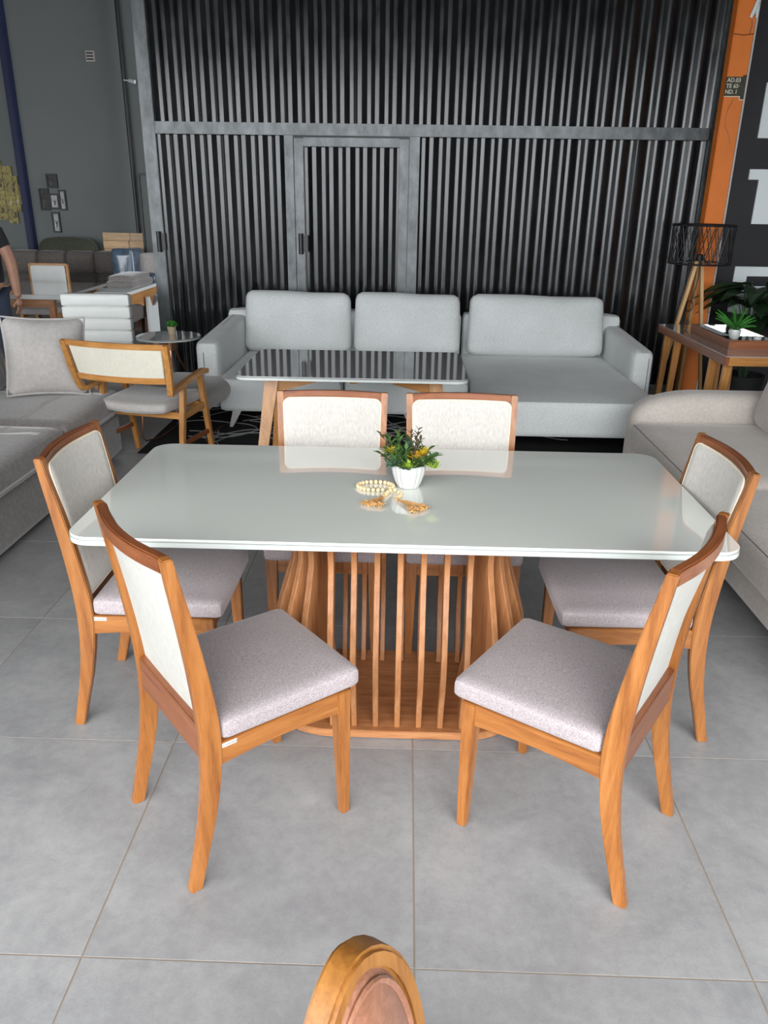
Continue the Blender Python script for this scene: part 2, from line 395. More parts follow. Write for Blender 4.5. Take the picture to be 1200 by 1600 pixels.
obj('thin_cord', MB().tube([(.0, -.064, 2.575), (-.035, -.064, 2.50), (-.045, -.064, 2.44), (-.03, -.064, 2.37), (.01, -.064, 2.30), (.03, -.064, 2.24)], .0025, 5), 'brown_z', col)
obj('tied_cord', MB().tube([(-.08, -.064, 3.05), (0, -.066, 3.04), (.08, -.066, 3.05)], .004, 5).tube([(.04, -.066, 3.04), (.055, -.066, 3.11), (.045, -.066, 3.15)], .003, 5), 'brown_z', col)
wt = obj('white_rag', MB().tube([(.03, -.075, 3.16), (.05, -.09, 3.22), (.07, -.08, 3.30)], [.012, .02, .012], 7).tube([(.075, -.075, 3.16), (.07, -.09, 3.22), (.06, -.08, 3.28)], [.008, .014, .01], 7), 'letter', col)
# letters on the black sign wall (only their left edges show in the frame)
sg = GY-.012
def letter(name, polys, lab):
    mb = MB()
    for p in polys: mb.prism(p, sg-.014, sg-.0, lambda x, y, z: (x, z, y))
    o = obj(name, mb, 'letter'); return tag(o, lab, 'sign letter', 'white letters on the black sign wall')
lx = 2.985
def E_(z0): return [[(lx, z0), (lx+.12, z0), (lx+.12, z0+.43), (lx, z0+.43)], [(lx+.12, z0), (lx+.34, z0), (lx+.34, z0+.085), (lx+.12, z0+.085)],
                    [(lx+.12, z0+.172), (lx+.31, z0+.172), (lx+.31, z0+.257), (lx+.12, z0+.257)], [(lx+.12, z0+.345), (lx+.34, z0+.345), (lx+.34, z0+.43), (lx+.12, z0+.43)]]
letter('sign_letter', E_(2.305), 'white block letter cut by the right edge, above the letter T')
letter('sign_letter', [[(lx-.018, 2.055-.085), (lx+.342, 2.055-.085), (lx+.342, 2.055), (lx-.018, 2.055)], [(lx+.075, 1.60), (lx+.245, 1.60), (lx+.245, 1.97), (lx+.075, 1.97)]], 'white block letter T on the black sign wall, right of the orange column')
letter('sign_letter', E_(.80), 'white block letter partly hidden behind the dark leafy plant, lowest on the black wall')

# ------------------------------------------------------------------ the black corrugated gate
gate = thing('metal_gate', 'huge black corrugated steel gate with a pedestrian door, behind the grey sofa', 'gate', (0, GY, 0))
def corr(x0, x1, z0, z1, ph=0):
    P = .1525; prof = [(0, 0), (.030, 0), (.036, -.003), (.064, -.029), (.070, -.032), (.104, -.032), (.110, -.029), (.146, -.003), (.1525, 0)]
    pts = []; x = x0-((x0-ph) % P)
    while x < x1+P:
        for a, b in prof[:-1]:
            pts.append((x+a, b))
        x += P
    out = []
    for (ax, ay), (bx, by) in zip(pts, pts[1:]):
        for c in (x0, x1):
            if ax < c < bx: out.append((c, ay+(by-ay)*(c-ax)/(bx-ax)))
        if x0 <= bx <= x1: out.append((bx, by))
    out = sorted(set(out))
    back = [(a, b+.004) for a, b in reversed(out)]
    return MB().prism(out+back, z0, z1)
seams_u = [-2.31, -1.42, -.53, .385, 1.30, 2.0, 2.56]
for a, b in zip(seams_u, seams_u[1:]):
    o = obj('corrugated_sheet', corr(a, b, 2.37, 5.3, .02), 'gate', gate, .0022, seg=2)
for a, b in ((-2.31, -1.72), (-1.72, -1.165), (.03, .68), (.68, 1.33), (1.33, 1.95), (1.95, 2.56)):
    obj('corrugated_sheet', corr(a, b, .10, 2.29, .05), 'gate', gate, .0022)
def rail(n, x0, x1, z0, z1, y=-.045, d=.05): return obj(n, MB().box(((x0+x1)/2, y, (z0+z1)/2), (x1-x0, d, z1-z0)), 'gframe', gate, .004)
rail('frame_rail', -2.32, 2.56, 2.278, 2.375); rail('frame_rail', -2.32, -1.17, .02, .12); rail('frame_rail', .03, 2.56, .02, .12)
rail('frame_post', -2.43, -2.315, .02, 5.3, -.03, .08)
rail('frame_post', 2.545, 2.69, .02, 5.3, -.03, .08)
rail('frame_post', -1.172, -1.092, .02, 2.28); rail('frame_post', -.058, .032, .02, 2.28)
for x in (-2.36, -1.04):
    obj('hinge', MB().tube([(x, -.085, 1.28), (x, -.085, 1.46)], .022, 10).box((x+.03, -.078, 1.37), (.05, .012, .15)), 'black_metal', gate)
dr = obj('pedestrian_door', corr(-1.0, -.148, .10, 2.19, .07), 'gate', gate, .0022)
tag(dr, 'narrow corrugated door set in the gate')
for n, a in (('door_stile', (-1.085, -1.003, .05, 2.255)), ('door_stile', (-.145, -.063, .05, 2.255)), ('door_rail', (-1.003, -.145, 2.19, 2.262)), ('door_rail', (-1.003, -.145, .05, .12))):
    obj(n, MB().box(((a[0]+a[1])/2, -.05, (a[2]+a[3])/2), (a[1]-a[0], .045, a[3]-a[2])), 'gframe', dr, .004)

# ================================================================== DINING TABLE
TH = .81; TX0, TX1, TY0, TY1 = -1.062, .945, .719, 1.682
TCX, TCY = -.056, 1.14
tb = thing('dining_table', 'large rectangular dining table with glossy pale grey glass top and slatted wooden pedestal', 'table', (TCX, 1.20, 0))
def TL(x, y): return (x-TCX, y-1.20)
hw, hd = (TX1-TX0)/2, (TY1-TY0)/2
obj('glass_top', MB().prism(rrect(-hw, hw, -hd, hd, .075, 9), TH-.008, TH), 'top', tb, .0025)
obj('glass_edge', MB().prism(rrect(-hw+.0015, hw-.0015, -hd+.0015, hd-.0015, .074, 9), TH-.0105, TH-.0082), 'mdf', tb)
rings = []
for ins, z in ((.0, TH-.011), (-.001, TH-.022), (.0, TH-.026), (.03, TH-.042), (.07, TH-.044)):
    rings.append([(x, y, z) for x, y in rrect(-hw+ins, hw-ins, -hd+ins, hd-ins, .074, 9)])
obj('bevelled_top_board', MB().loft(rings), 'edge', tb)
bcy = TCY-1.20
obj('base_plate', MB().prism(rrect(-.47, .47, bcy-.268, bcy+.262, .24, 10), 0.003, .033), 'slat_x', tb, .002)
obj('under_plate', MB().prism(rrect(-.46, .46, bcy-.25, bcy+.25, .22, 10), .745, .766), 'slat_x', tb)
# slats: outline offset s(z)
SZ = [(.033, 0), (.10, .012), (.20, .052), (.28, .074), (.36, .072), (.46, .045), (.56, .012), (.64, -.006), (.70, .004), (.745, .022)]
def spl(pts, n):
    out = []
    for i in range(len(pts)-1):
        p0 = pts[max(0, i-1)]; p1 = pts[i]; p2 = pts[i+1]; p3 = pts[min(len(pts)-1, i+2)]
        for k in range(n):
            t = k/n
            out.append(tuple(.5*((2*p1[j])+(-p0[j]+p2[j])*t+(2*p0[j]-5*p1[j]+4*p2[j]-p3[j])*t*t+(-p0[j]+3*p1[j]-3*p2[j]+p3[j])*t**3) for j in range(len(p1))))
    out.append(tuple(pts[-1])); return out
SZf = spl(SZ, 3)
def slat(depth, thick, amp):
    mb = MB(); rings = []
    for z, s in SZf:
        s *= amp
        rings.append([(-thick/2, s, z), (thick/2, s, z), (thick/2, s-depth, z), (-thick/2, s-depth, z)])
    return mb.loft(rings)
sm_front = mesh('slat', slat(.060, .019, .9), 'slat_z', .0015, seg=1)
sm_end = mesh('slat', slat(.15, .021, .95), 'slat_z', .0015, seg=1)
def place(me, x, y, ang):
    o = obj('slat', me, None, tb); o.location = (x, y, 0); o.rotation_euler = (0, 0, ang)
for k in range(7):
    x = -.225+.075*k
    place(sm_front, x, bcy-.245, pi); place(sm_front, x+.01, bcy+.24, 0)
for sgn in (-1, 1):
    for k in range(7):
        a = R(-70+23.33*k)
        dx, dy = math.cos(a), math.sin(a)
        rx = .255; x = sgn*(rx+.125*dx); y = bcy+.205*dy
        dirv = Vector((sgn*dx, dy*.9, 0)).normalized(); ang = math.atan2(dirv.y, dirv.x)-pi/2
        place(sm_end, x, y, ang)

# ================================================================== DINING CHAIRS
PZ = [(0, -.074, .034), (.10, -.050, .038), (.22, -.022, .045), (.34, -.004, .052), (.45, .002, .056), (.55, -.004, .053), (.68, -.020, .046), (.82, -.042, .038), (.92, -.060, .031), (.992, -.072, .026)]
PZf = spl(PZ, 3)
def ypost(z):
    for a, b in zip(PZf, PZf[1:]):
        if a[0] <= z <= b[0]: return a[1]+(b[1]-a[1])*(z-a[0])/(b[0]-a[0])
    return PZf[-1][1]
def post_mb(s):
    rings = []
    for z, y, d in PZf:
        xo = .2225+.012*max(0, (z-.45)/.54); w_ = .029
        rings.append([(s*xo, y-d/2, z), (s*xo, y+d/2, z), (s*(xo-w_), y+d/2, z), (s*(xo-w_), y-d/2, z)])
    return MB().loft(rings)
def bow(x, hw=.2, c=.026): return -c*(1-min(1, (x/hw)**2))
def wid(z): return 1+.062*max(0, (z-.45)/.54)
def slab(x0, x1, z0, z1, yf, yb, c, r=0, nx=16, nz=14, round_=.0):
    """curved vertical slab following the post rake; yf/yb offsets from the post centre line"""
    rings = []
    poly = rrect(x0, x1, z0, z1, r, 6) if r else None
    mb = MB()
    if r:
        # grid fill clipped to a rounded rectangle by squeezing x near the corners
        def lim(z):
            e = 0
            if z < z0+r: e = r-math.sqrt(max(0, r*r-(z0+r-z)**2))
            if z > z1-r: e = r-math.sqrt(max(0, r*r-(z-z1+r)**2))
            return e
    else:
        def lim(z): return 0
    zs = [z0+(z1-z0)*(.5-.5*math.cos(pi*i/nz)) for i in range(nz+1)]
    F = []; B = []
    for z in zs:
        e = lim(z); a, b = x0+e, x1-e
        F.append([]); B.append([])
        for k in range(nx+1):
            t = .5-.5*math.cos(pi*k/nx); x = a+(b-a)*t
            edge = min(min(x-a, b-x), min(z-z0, z1-z))
            pf = yf*(1 if round_ == 0 else 1) - (round_*(1-min(1, edge/.02))**2 if round_ else 0)
            x *= wid(z)
            F[-1].append((x, ypost(z)+bow(x, max(abs(x0), .2), c*min(1, max(0, (z-.47)/.4)))+pf, z)); B[-1].append((x, ypost(z)+bow(x, max(abs(x0), .2), c*min(1, max(0, (z-.47)/.4)))+yb, z))
    W_ = nx+1; H_ = nz+1; vs = [p for row in F for p in row]+[p for row in B for p in row]; o = W_*H_; fs = []
    for i in range(nz):
        for k in range(nx):
            a = i*W_+k; fs.append((a, a+1, a+W_+1, a+W_)); fs.append((o+a, o+a+W_, o+a+W_+1, o+a+1))
    for i in range(nz):
        a = i*W_; fs.append((a, a+W_, o+a+W_, o+a)); a = i*W_+nx; fs.append((a, o+a, o+a+W_, a+W_))
    for k in range(nx):
        a = k; fs.append((a, o+a, o+a+1, a+1)); a = nz*W_+k; fs.append((a, a+1, o+a+1, o+a))
    return mb.add(vs, fs)
def chair(label):
    t = thing('dining_chair', label, 'chair', group='dining chairs around the large table')
    for s in (-1, 1):
        obj('rear_leg', post_mb(s), 'wood_z', t, .003)
    for s in (-1, 1):
        x = s*(.2225-.0225); mb = MB().loft([[(x-s*.0+dx*.5*w_, .434-.0225+dy*.5*w_, z) for dx, dy in ((-1, -1), (1, -1), (1, 1), (-1, 1))] for z, w_ in ((0, .028), (.2, .036), (.442, .045))])
        # keep the outer faces plumb
        mb.v = [(v[0]+s*(.045-(.028+(.045-.028)*v[2]/.442))/2*.6, v[1]+(.045-(.028+(.045-.028)*v[2]/.442))/2*.6, v[2]) for v in mb.v]
        obj('front_leg', mb, 'wood_z', t, .003)
    for s in (-1, 1):
        mb = MB(); rings = []
        for k in range(9):
            u = k/8; y = .02+(.395-.02)*u; z0 = .372+.012*math.sin(pi*u)
            rings.append([(s*.218, y, z0), (s*.196, y, z0), (s*.196, y, .442), (s*.218, y, .442)])
        sr = obj('side_rail', mb.loft(rings), 'wood_y', t, .002)
        if s == 1:
            tg = obj('label_tag', MB().box((.2188, .052, .431), (.0012, .042, .012)), 'tag_white', t)
            text_mesh('lettering', 'Luxenberg', .0092, 'ink', tg, (.2196, .0335, .4285), (R(90), 0, R(90)), .0002)
    obj('front_rail', MB().box((0, .412, .412), (.355, .022, .060)), 'wood_x', t, .002)
    mb = MB(); rings = []
    for k in range(9):
        x = -.193+.386*k/8; y = ypost(.46)-.006
        rings.append([(x, y-.02, .402), (x, y+.012, .402), (x, y+.012, .508), (x, y-.02, .508)])
    obj('back_rail', mb.loft(rings), 'brown_x', t, .003)
    mb = MB(); rings = []
    for k in range(13):
        x = -.208+.416*k/12; y = ypost(.97)+bow(x, .2, .03)
        rings.append([(x, y-.014, .950), (x, y+.013, .950), (x, y+.013, .992), (x, y-.014, .992)])
    obj('top_rail', mb.loft(rings), 'brown_x', t, .004)
    obj('rear_panel', slab(-.196, .196, .506, .955, .004, -.004, .026), 'linen', t)
    fp = obj('backrest_pad', slab(-.1955, .1955, .50, .966, .023, .008, .026, .026, round_=.008), 'linen_grey', t)
    pts = [(x, ypost(z)+bow(x, .22, .026)+.017, z) for x, z in rrect(-.195, .195, .505, .9655, .026, 6)]
    dense = []
    for i, p in enumerate(pts):
        q = pts[(i+1) % len(pts)]; n = max(1, int((Vector(q)-Vector(p)).length/.04))
        for k in range(n):
            x = p[0]+(q[0]-p[0])*k/n; z = p[2]+(q[2]-p[2])*k/n
            dense.append((x*wid(z), ypost(z)+bow(x, .2, .026*min(1, max(0, (z-.47)/.4)))+.017, z))
    obj('piping', MB().tube(dense, .0035, 6, closed=True), 'piping', t)
    def sw(x, y, z):
        return (x, y, z)
    obj('seat', MB().cushion((0, .248, .476), (.452, .436, .062), .019, (0, 0, .014), 12, warp=sw), 'seat', t)
    return t
def pose(o, x, y, deg): o.location = (x, y, 0); o.rotation_euler = (0, 0, R(deg))
cA = chair('wooden dining chair seen from behind at the front left corner of the large table'); pose(cA, -.667, .423, -51.1)
chairs = [
 ((.608, .425), 56.1, 'wooden dining chair seen from behind at the front right corner of the large table'),
 ((-1.105, 1.121), -90.6, 'wooden dining chair pushed in at the left end of the large table'),
 ((.936, 1.126), 90.6, 'wooden dining chair pushed in at the right end of the large table'),
 ((-.360, 1.81), 180, 'pale backed dining chair behind the large table, left of the potted plant'),
 ((.187, 1.81), 180, 'pale backed dining chair behind the large table, right of the potted plant')]
for (x, y), a, lab in chairs:
    dup(cA, (x, y, 0), R(a), lab)

# ================================================================== ON THE TABLE
def fluted_pot():
    t = thing('potted_plant', 'small artificial plant with yellow tips in a fluted white pot on the large table', 'plant', (-.036, 1.225, TH))
    pr = [(.001, .0), (.030, .0), (.036, .003), (.045, .022), (.053, .048), (.0575, .074), (.058, .084), (.054, .086), (.051, .080), (.05, .070), (.001, .070)]
    obj('pot', MB().lathe(pr, 72, flute=lambda a, z: 1+.11*(abs(math.cos(a*8))-.5)*(1 if .002 < z < .083 else .2)), 'ceramic', t)
    obj('soil', MB().lathe([(.001, .068), (.05, .068), (.05, .073), (.001, .073)], 20), 'soil', t)
    rnd = random.Random(3)
    specs = [('leaf_purple', 9, .075, .105, .020), ('leaf', 18, .05, .09, .024), ('leaf_teal', 16, .03, .065, .026)]
    for mat, n, l0, l1, ls in specs:
        for k in range(n):
            a = rnd.uniform(0, 2*pi); el = rnd.uniform(.35, 1.35) if mat != 'leaf_teal' else rnd.uniform(.1, .9)
            L = rnd.uniform(l0, l1)*1.25; d = Vector((math.cos(a)*math.cos(el), math.sin(a)*math.cos(el), math.sin(el)))
            b0 = Vector((math.cos(a)*.02, math.sin(a)*.02, .072)); mb = MB()
            pts = [b0+d*L*u+Vector((0, 0, .012*u*u)) for u in (0, .33, .66, 1)]
            mb.tube(pts, .0012, 4)
            m = 7
            for j in range(m):
                u = .25+.75*j/(m-1); p = b0+d*L*u+Vector((0, 0, .012*u*u))
                for s_ in (0, 1):
                    b_ = rnd.uniform(0, 2*pi); sd = Vector((math.cos(b_), math.sin(b_), rnd.uniform(-.2, .8)))
                    mb.leaf(p, (d*.8+sd).normalized(), (0, 0, 1), ls*rnd.uniform(.9, 1.5), ls*.55, .1, 3)
            obj('leafy_stem', mb, mat, t)
    for (px, py, pz, mat) in ((.028, -.045, .115, 'leaf_gold'), (.047, -.035, .128, 'leaf_yellow'), (-.055, -.02, .125, 'leaf_yellow'), (.085, -.045, .085, 'leaf_lime'), (.0, -.052, .083, 'leaf_lime')):
        mb = MB()
        for k in range(26):
            a = 2*pi*k*.618; r_ = .35+.65*(k/26); el = 1.3-1.2*k/26
            mb.leaf((px, py, pz), (math.cos(a)*math.cos(el), math.sin(a)*math.cos(el)-.35, math.sin(el)), (0, 0, 1), .034*r_+.008, .015, -.25, 3)
        o = obj('yellow_rosette', mb, mat, t)
    return t
fluted_pot()
def beads():
    t = thing('bead_garland', 'wooden bead garland with two jute tassels beside the potted plant', 'garland', (-.12, 1.14, TH))
    r = .0074
    path = []
    cx, cy, ax, ay = -.030, .065, .062, .042
    for k in range(22):
        a = R(-35+ (360-30)*k/21); path.append((cx+ax*math.cos(a), cy+ay*math.sin(a), r))
    tail1 = [(.022, .020, r), (.014, .006, r), (.010, -.009, r), (.006, -.024, r)]
    tail2 = [(.038, .018, r+.004), (.052, .004, r), (.060, -.010, r), (.058, -.025, r), (.052, -.039, r), (.046, -.052, r)]
    bm_ = mesh('bead', MB().sphere((0, 0, 0), r, 12, 8), 'bead')
    for p in path+tail1+tail2:
        o = obj('bead', bm_, None, t); o.location = p
    rnd = random.Random(5)
    for (bx, by, dx, dy, L) in ((.002, -.034, -.040, -.085, .095), (.046, -.062, .075, -.085, .12)):
        mb = MB(); d = Vector((dx, dy, 0)).normalized(); s_ = Vector((-d.y, d.x, 0))
        mb.sphere((bx, by, .008), .006, 8, 6)
        for k in range(46):
            sp = rnd.uniform(-1, 1); l = L*rnd.uniform(.75, 1.05)
            p0 = Vector((bx, by, .006)); p1 = p0+d*l*.5+s_*sp*.012+Vector((0, 0, rnd.uniform(0, .008))); p2 = p0+d*l+s_*sp*.036; p2.z = rnd.uniform(.0015, .011)
            mb.tube([p0, p1, p2], .0009, 4)
            for q in range(3): mb.sphere(p2+Vector((rnd.uniform(-.006, .006), rnd.uniform(-.006, .006), rnd.uniform(0, .004))), .0028, 5, 4)
        obj('tassel', mb, 'jute', t)
    return t
beads()

# ================================================================== FOREGROUND MEDALLION CHAIR
def medallion():
    t = thing('medallion_chair', 'oval backed wooden chair with copper velvet pad, cut by the bottom edge', 'chair', (-.066, -.772, 0), R(-119))
    N = 40; A, B, CZ = .135, .27, .705
    def ov(k, s): a = 2*pi*k/N; return (A+s)*math.copysign(abs(math.cos(a))**1.15, math.cos(a)), CZ+(B+s)*math.sin(a)
    def lean(z): return -.10*(z-.45)
    rings = []
    for k in range(N):
        xo, zo = ov(k, 0); xi, zi = ov(k, -.028)
        rings.append([(xo, lean(zo)-.014, zo), (xo, lean(zo)+.020, zo), (xi, lean(zi)+.020, zi), (xi, lean(zi)-.014, zi)])
    obj('oval_frame', MB().loft(rings, closed=True), 'golden_z', t, .005)
    mb = MB(); rr = []
    for s, y in ((-.024, .006), (-.036, .020), (-.08, .034), (-.15, .04)):
        rr.append([((A+s)*math.cos(2*pi*k/N), lean(CZ+(B+s)*math.sin(2*pi*k/N))+y, CZ+(B+s)*math.sin(2*pi*k/N)) for k in range(N)])
    for s, y in ((-.024, .006), (-.036, -.010), (-.08, -.018), (-.13, -.02)):
        rr.insert(0, [((A+s)*math.cos(2*pi*k/N), lean(CZ+(B+s)*math.sin(2*pi*k/N))+y, CZ+(B+s)*math.sin(2*pi*k/N)) for k in range(N)])
    obj('oval_pad', mb.loft(rr), 'copper_velvet', t)
    for y_, q in ((.024, 1), (-.019, -1)):
        pts = [((A-.040)*math.cos(2*pi*k/N), lean(CZ+(B-.04)*math.sin(2*pi*k/N))+y_, CZ+(B-.040)*math.sin(2*pi*k/N)) for k in range(N)]
        obj('piping', MB().tube(pts, .0042, 6, closed=True), 'copper_velvet', t)
    obj('seat', MB().cushion((0, .25, .455), (.46, .46, .07), .03, (0, 0, .02), 8), 'copper_velvet', t)
    for s in (-1, 1):
        obj('rear_leg', MB().bar((s*.19, -.07, 0), (s*.17, .01, .53), .028, .03, .034, .04), 'golden_z', t, .003)
        obj('front_leg', MB().bar((s*.19, .43, 0), (s*.195, .43, .42), .026, .026, .042, .042), 'golden_z', t, .003)
        obj('side_rail', MB().box((s*.195, .22, .40), (.022, .40, .055)), 'golden_y', t, .002)
    obj('front_rail', MB().box((0, .43, .40), (.36, .022, .055)), 'golden_x', t, .002)
    obj('rear_rail', MB().box((0, .005, .40), (.34, .022, .055)), 'golden_x', t, .002)
medallion()

# ================================================================== SECOND TABLE
def second_table():
    t = thing('dining_table', 'smaller table with grey glass top and splayed honey wood legs before the grey sofa', 'table', (-.37, 3.61, 0))
    hx, hy, H = .69, .455, .78
    obj('glass_top', MB().prism(rrect(-hx, hx, -hy, hy, .07, 7), H-.008, H), 'top2', t, .002)
    rings = [[(x, y, z) for x, y in rrect(-hx+i, hx-i, -hy+i, hy-i, .07, 7)] for i, z in ((0, H-.0095), (.0, H-.024), (.05, H-.034))]
    obj('bevelled_top_board', MB().loft(rings), 'edge', t)
    for sx in (-1, 1):
        for sy in (-1, 1):
            obj('leg', MB().bar((sx*.60, sy*.36, 0), (sx*.50, sy*.22, H-.034), .05, .035, .085, .035, up=(0, 1, 0)), 'honey_z', t, .003)
            m = MB().prism([(sx*.52, H-.034), (sx*.18, H-.034), (sx*.18, H-.065), (sx*.50, H-.15)], sy*.22-.012, sy*.22+.012, lambda x, y, z: (x, z, y))
            obj('corner_brace', m, 'honey_x', t, .002)
    obj('cross_rail', MB().box((0, 0, H-.06), (.05, .44, .05)), 'honey_y', t, .002)
second_table()

# ================================================================== GREY SECTIONAL SOFA
def seam(t, pts, mat='dark_seam', r=.003, name='seam'): return obj(name, MB().tube(pts, r, 5), mat, t)
def big_sofa():
    t = thing('sectional_sofa', 'long light grey fabric sofa with chaise, in front of the black gate', 'sofa', (0, 5.4, 0))
    Y = 5.4
    def P(x0, x1, y0, y1, z0, z1): return ((x0+x1)/2, (y0+y1)/2-Y, (z0+z1)/2), (x1-x0, y1-y0, z1-z0)
    mod = [('seat', (-1.54, -.545, 4.70, 6.12, .15, .435)), ('seat', (-.535, .455, 4.70, 6.12, .15, .435)), ('chaise_seat', (.465, 1.80, 4.14, 6.12, .15, .435))]
    for n, b in mod:
        c, d = P(*b); obj(n, MB().cushion(c, d, .055, (0, 0, .012), 10), 'sofa_grey', t)
    def armw(slope):
        def f(x, y, z):
            return (x, y, z + (.055*(y+.6)/1.3 if z > 0 else 0))
        return f
    c, d = P(-1.73, -1.535, 4.80, 6.2, .15, .70); la = obj('armrest', MB().cushion(c, d, .06, (.0, .0, .0), 10, warp=armw(1)), 'sofa_grey', t)
    seam(la, [(-1.655, 4.800-Y, .17), (-1.655, 4.797-Y, .60), (-1.655, 4.82-Y, .66), (-1.655, 4.9-Y, .685), (-1.655, 5.5-Y, .724), (-1.655, 6.1-Y, .75)])
    c, d = P(1.775, 1.95, 4.95, 6.2, .15, .66); ra = obj('armrest', MB().cushion(c, d, .06, (0, 0, 0), 10, warp=armw(1)), 'sofa_grey', t)
    seam(ra, [(1.90, 4.95-Y, .2), (1.90, 4.95-Y, .60), (1.90, 5.05-Y, .645), (1.90, 5.6-Y, .68), (1.90, 6.1-Y, .71)])
    for x0, x1 in ((-1.72, .46), (.475, 1.93)):
        c, d = P(x0, x1, 6.02, 6.22, .15, .80); obj('back_frame', MB().cushion(c, d, .05, n=7), 'sofa_grey', t)
    rx = Matrix.Rotation(R(-12), 3, 'X')
    for i, (x0, x1, z1) in enumerate(((-1.53, -.56, 0), (-.525, .44, 0), (.52, 1.74, 0))):
        c = ((x0+x1)/2, 5.945-Y, .70)
        obj('back_cushion', MB().cushion(c, (x1-x0, .21, .53), .075, (0, .045, .012), 10, rot=rx, warp=lambda x, y, z, w=(x1-x0)/2: (x*(1-.015*z/.26), y, z-.012*(1-(x/w)**2)*(z > 0)+ (.012 if z > 0 and x < 0 else 0))), 'sofa_grey', t)
    for x, y, s in ((-1.44, 4.80, -1), (1.69, 4.28, 1), (-1.44, 6.08, -1), (1.69, 6.08, 1), (.0, 4.85, 1), (.55, 4.28, -1)):
        obj('leg', MB().loft([[(x+s*o_-.03*k, y-Y+dy, z) for o_, dy in ((-w_, -.006), (w_, -.006), (w_, .006), (-w_, .006))] for z, w_, k in ((0, .012, -s), (.15, .036, s))]), 'steel', t)
big_sofa()

# ================================================================== TAUPE VELVET SOFA (left)
def left_sofa():
    t = thing('velvet_sofa', 'taupe grey velvet sofa with stitched seat cushions at the left edge', 'sofa', (-2.6, 2.2, 0))
    X, Y = -2.6, 2.2
    obj('base', MB().cushion((-2.62-X, 2.08-Y, .185), (1.08, 3.86, .30), .035, n=9), 'velvet', t)
    for y0, y1, off in ((3.03, 4.0, 0), (2.08, 3.02, .01), (1.13, 2.07, 0), (.16, 1.12, 0)):
        s = obj('seat_cushion', MB().cushion((-2.56-X, (y0+y1)/2-Y, .415), (1.05, y1-y0, .165), .055, (.0, 0, .012), 10), 'velvet', t)
        xf = -2.038-X
        seam(s, [(xf+.004, y0+.03-Y, .380), (xf+.004, y1-.03-Y, .380)], 'velvet_light', .006, 'piping')
        for k in range(3):
            yy = y1-.17-.02*k
            pts = []
            for u in range(10):
                f = u/9; pts.append((-2.95+.80*f-X, yy-Y-.10*math.sin(pi*f*.9)*(1-.2*k), .507+.006*math.sin(pi*(f*.8+.1))))
            pts.append((-2.08-X, yy-Y+.0, .492)); pts.append((-2.05-X, yy-Y, .470))
            seam(s, pts, 'stitch', .0013, 'stitching')
        for k in range(3):
            xx = -2.36+.018*k
            seam(s, [(xx-X, y0+.06-Y, .503), (xx-.02-X, (y0+y1)/2-Y, .5105), (xx-X, y1-.06-Y, .503)], 'stitch', .0013, 'stitching')
    ry = Matrix.Rotation(R(-14), 3, 'Y')
    for y0, y1 in ((2.95, 3.93), (1.95, 2.93), (.95, 1.93)):
        obj('back_cushion', MB().cushion((-2.95-X, (y0+y1)/2-Y, .70), (.26, y1-y0, .46), .09, (.05, 0, 0), 9, rot=ry), 'velvet', t)
    obj('back_frame', MB().cushion((-3.18-X, 2.05-Y, .43), (.14, 3.84, .78), .05, n=7), 'velvet', t)
    for y in (.3, 3.8):
        for x in (-3.05, -2.2): obj('foot', MB().lathe([(.02, 0), (.025, .005), (.025, .036)], 12, (x-X, y-Y, 0)), 'rubber', t)
left_sofa()
def scatter():
    rot = Matrix.Rotation(R(25), 3, 'Z') @ Matrix.Rotation(R(-14), 3, 'X') @ Matrix.Rotation(R(3), 3, 'Y')
    t = thing('throw_pillow', 'square pale taupe throw pillow with piped edge on the velvet sofa', 'pillow', (-2.42, 3.72, .765))
    H = .25
    def wp(x, y, z):
        u, v = x/H, z/H
        k = (1-u*u)*(1-v*v); pinch = 1-.10*(1-v*v)*abs(u)**2*0 
        return (x*(1-.07*(1-v*v)), y*(.15+1.0*max(0, k)**.55), z*(1-.07*(1-u*u)))
    obj('pillow_body', MB().cushion((0, 0, 0), (2*H, .17, 2*H), .05, n=14, rot=rot, warp=wp), 'velvet_light', t)
    pts = []
    for k in range(64):
        a = 2*pi*k/64; c, s = math.cos(a), math.sin(a); m = max(abs(c), abs(s)); u, v = c/m, s/m
        p = Vector((u*H*1.02*(1-.07*(1-v*v)), 0, v*H*1.02*(1-.07*(1-u*u)))); pts.append(rot @ p)
    obj('piping', MB().tube(pts, .0075, 6, closed=True), 'velvet_light', t)
scatter()

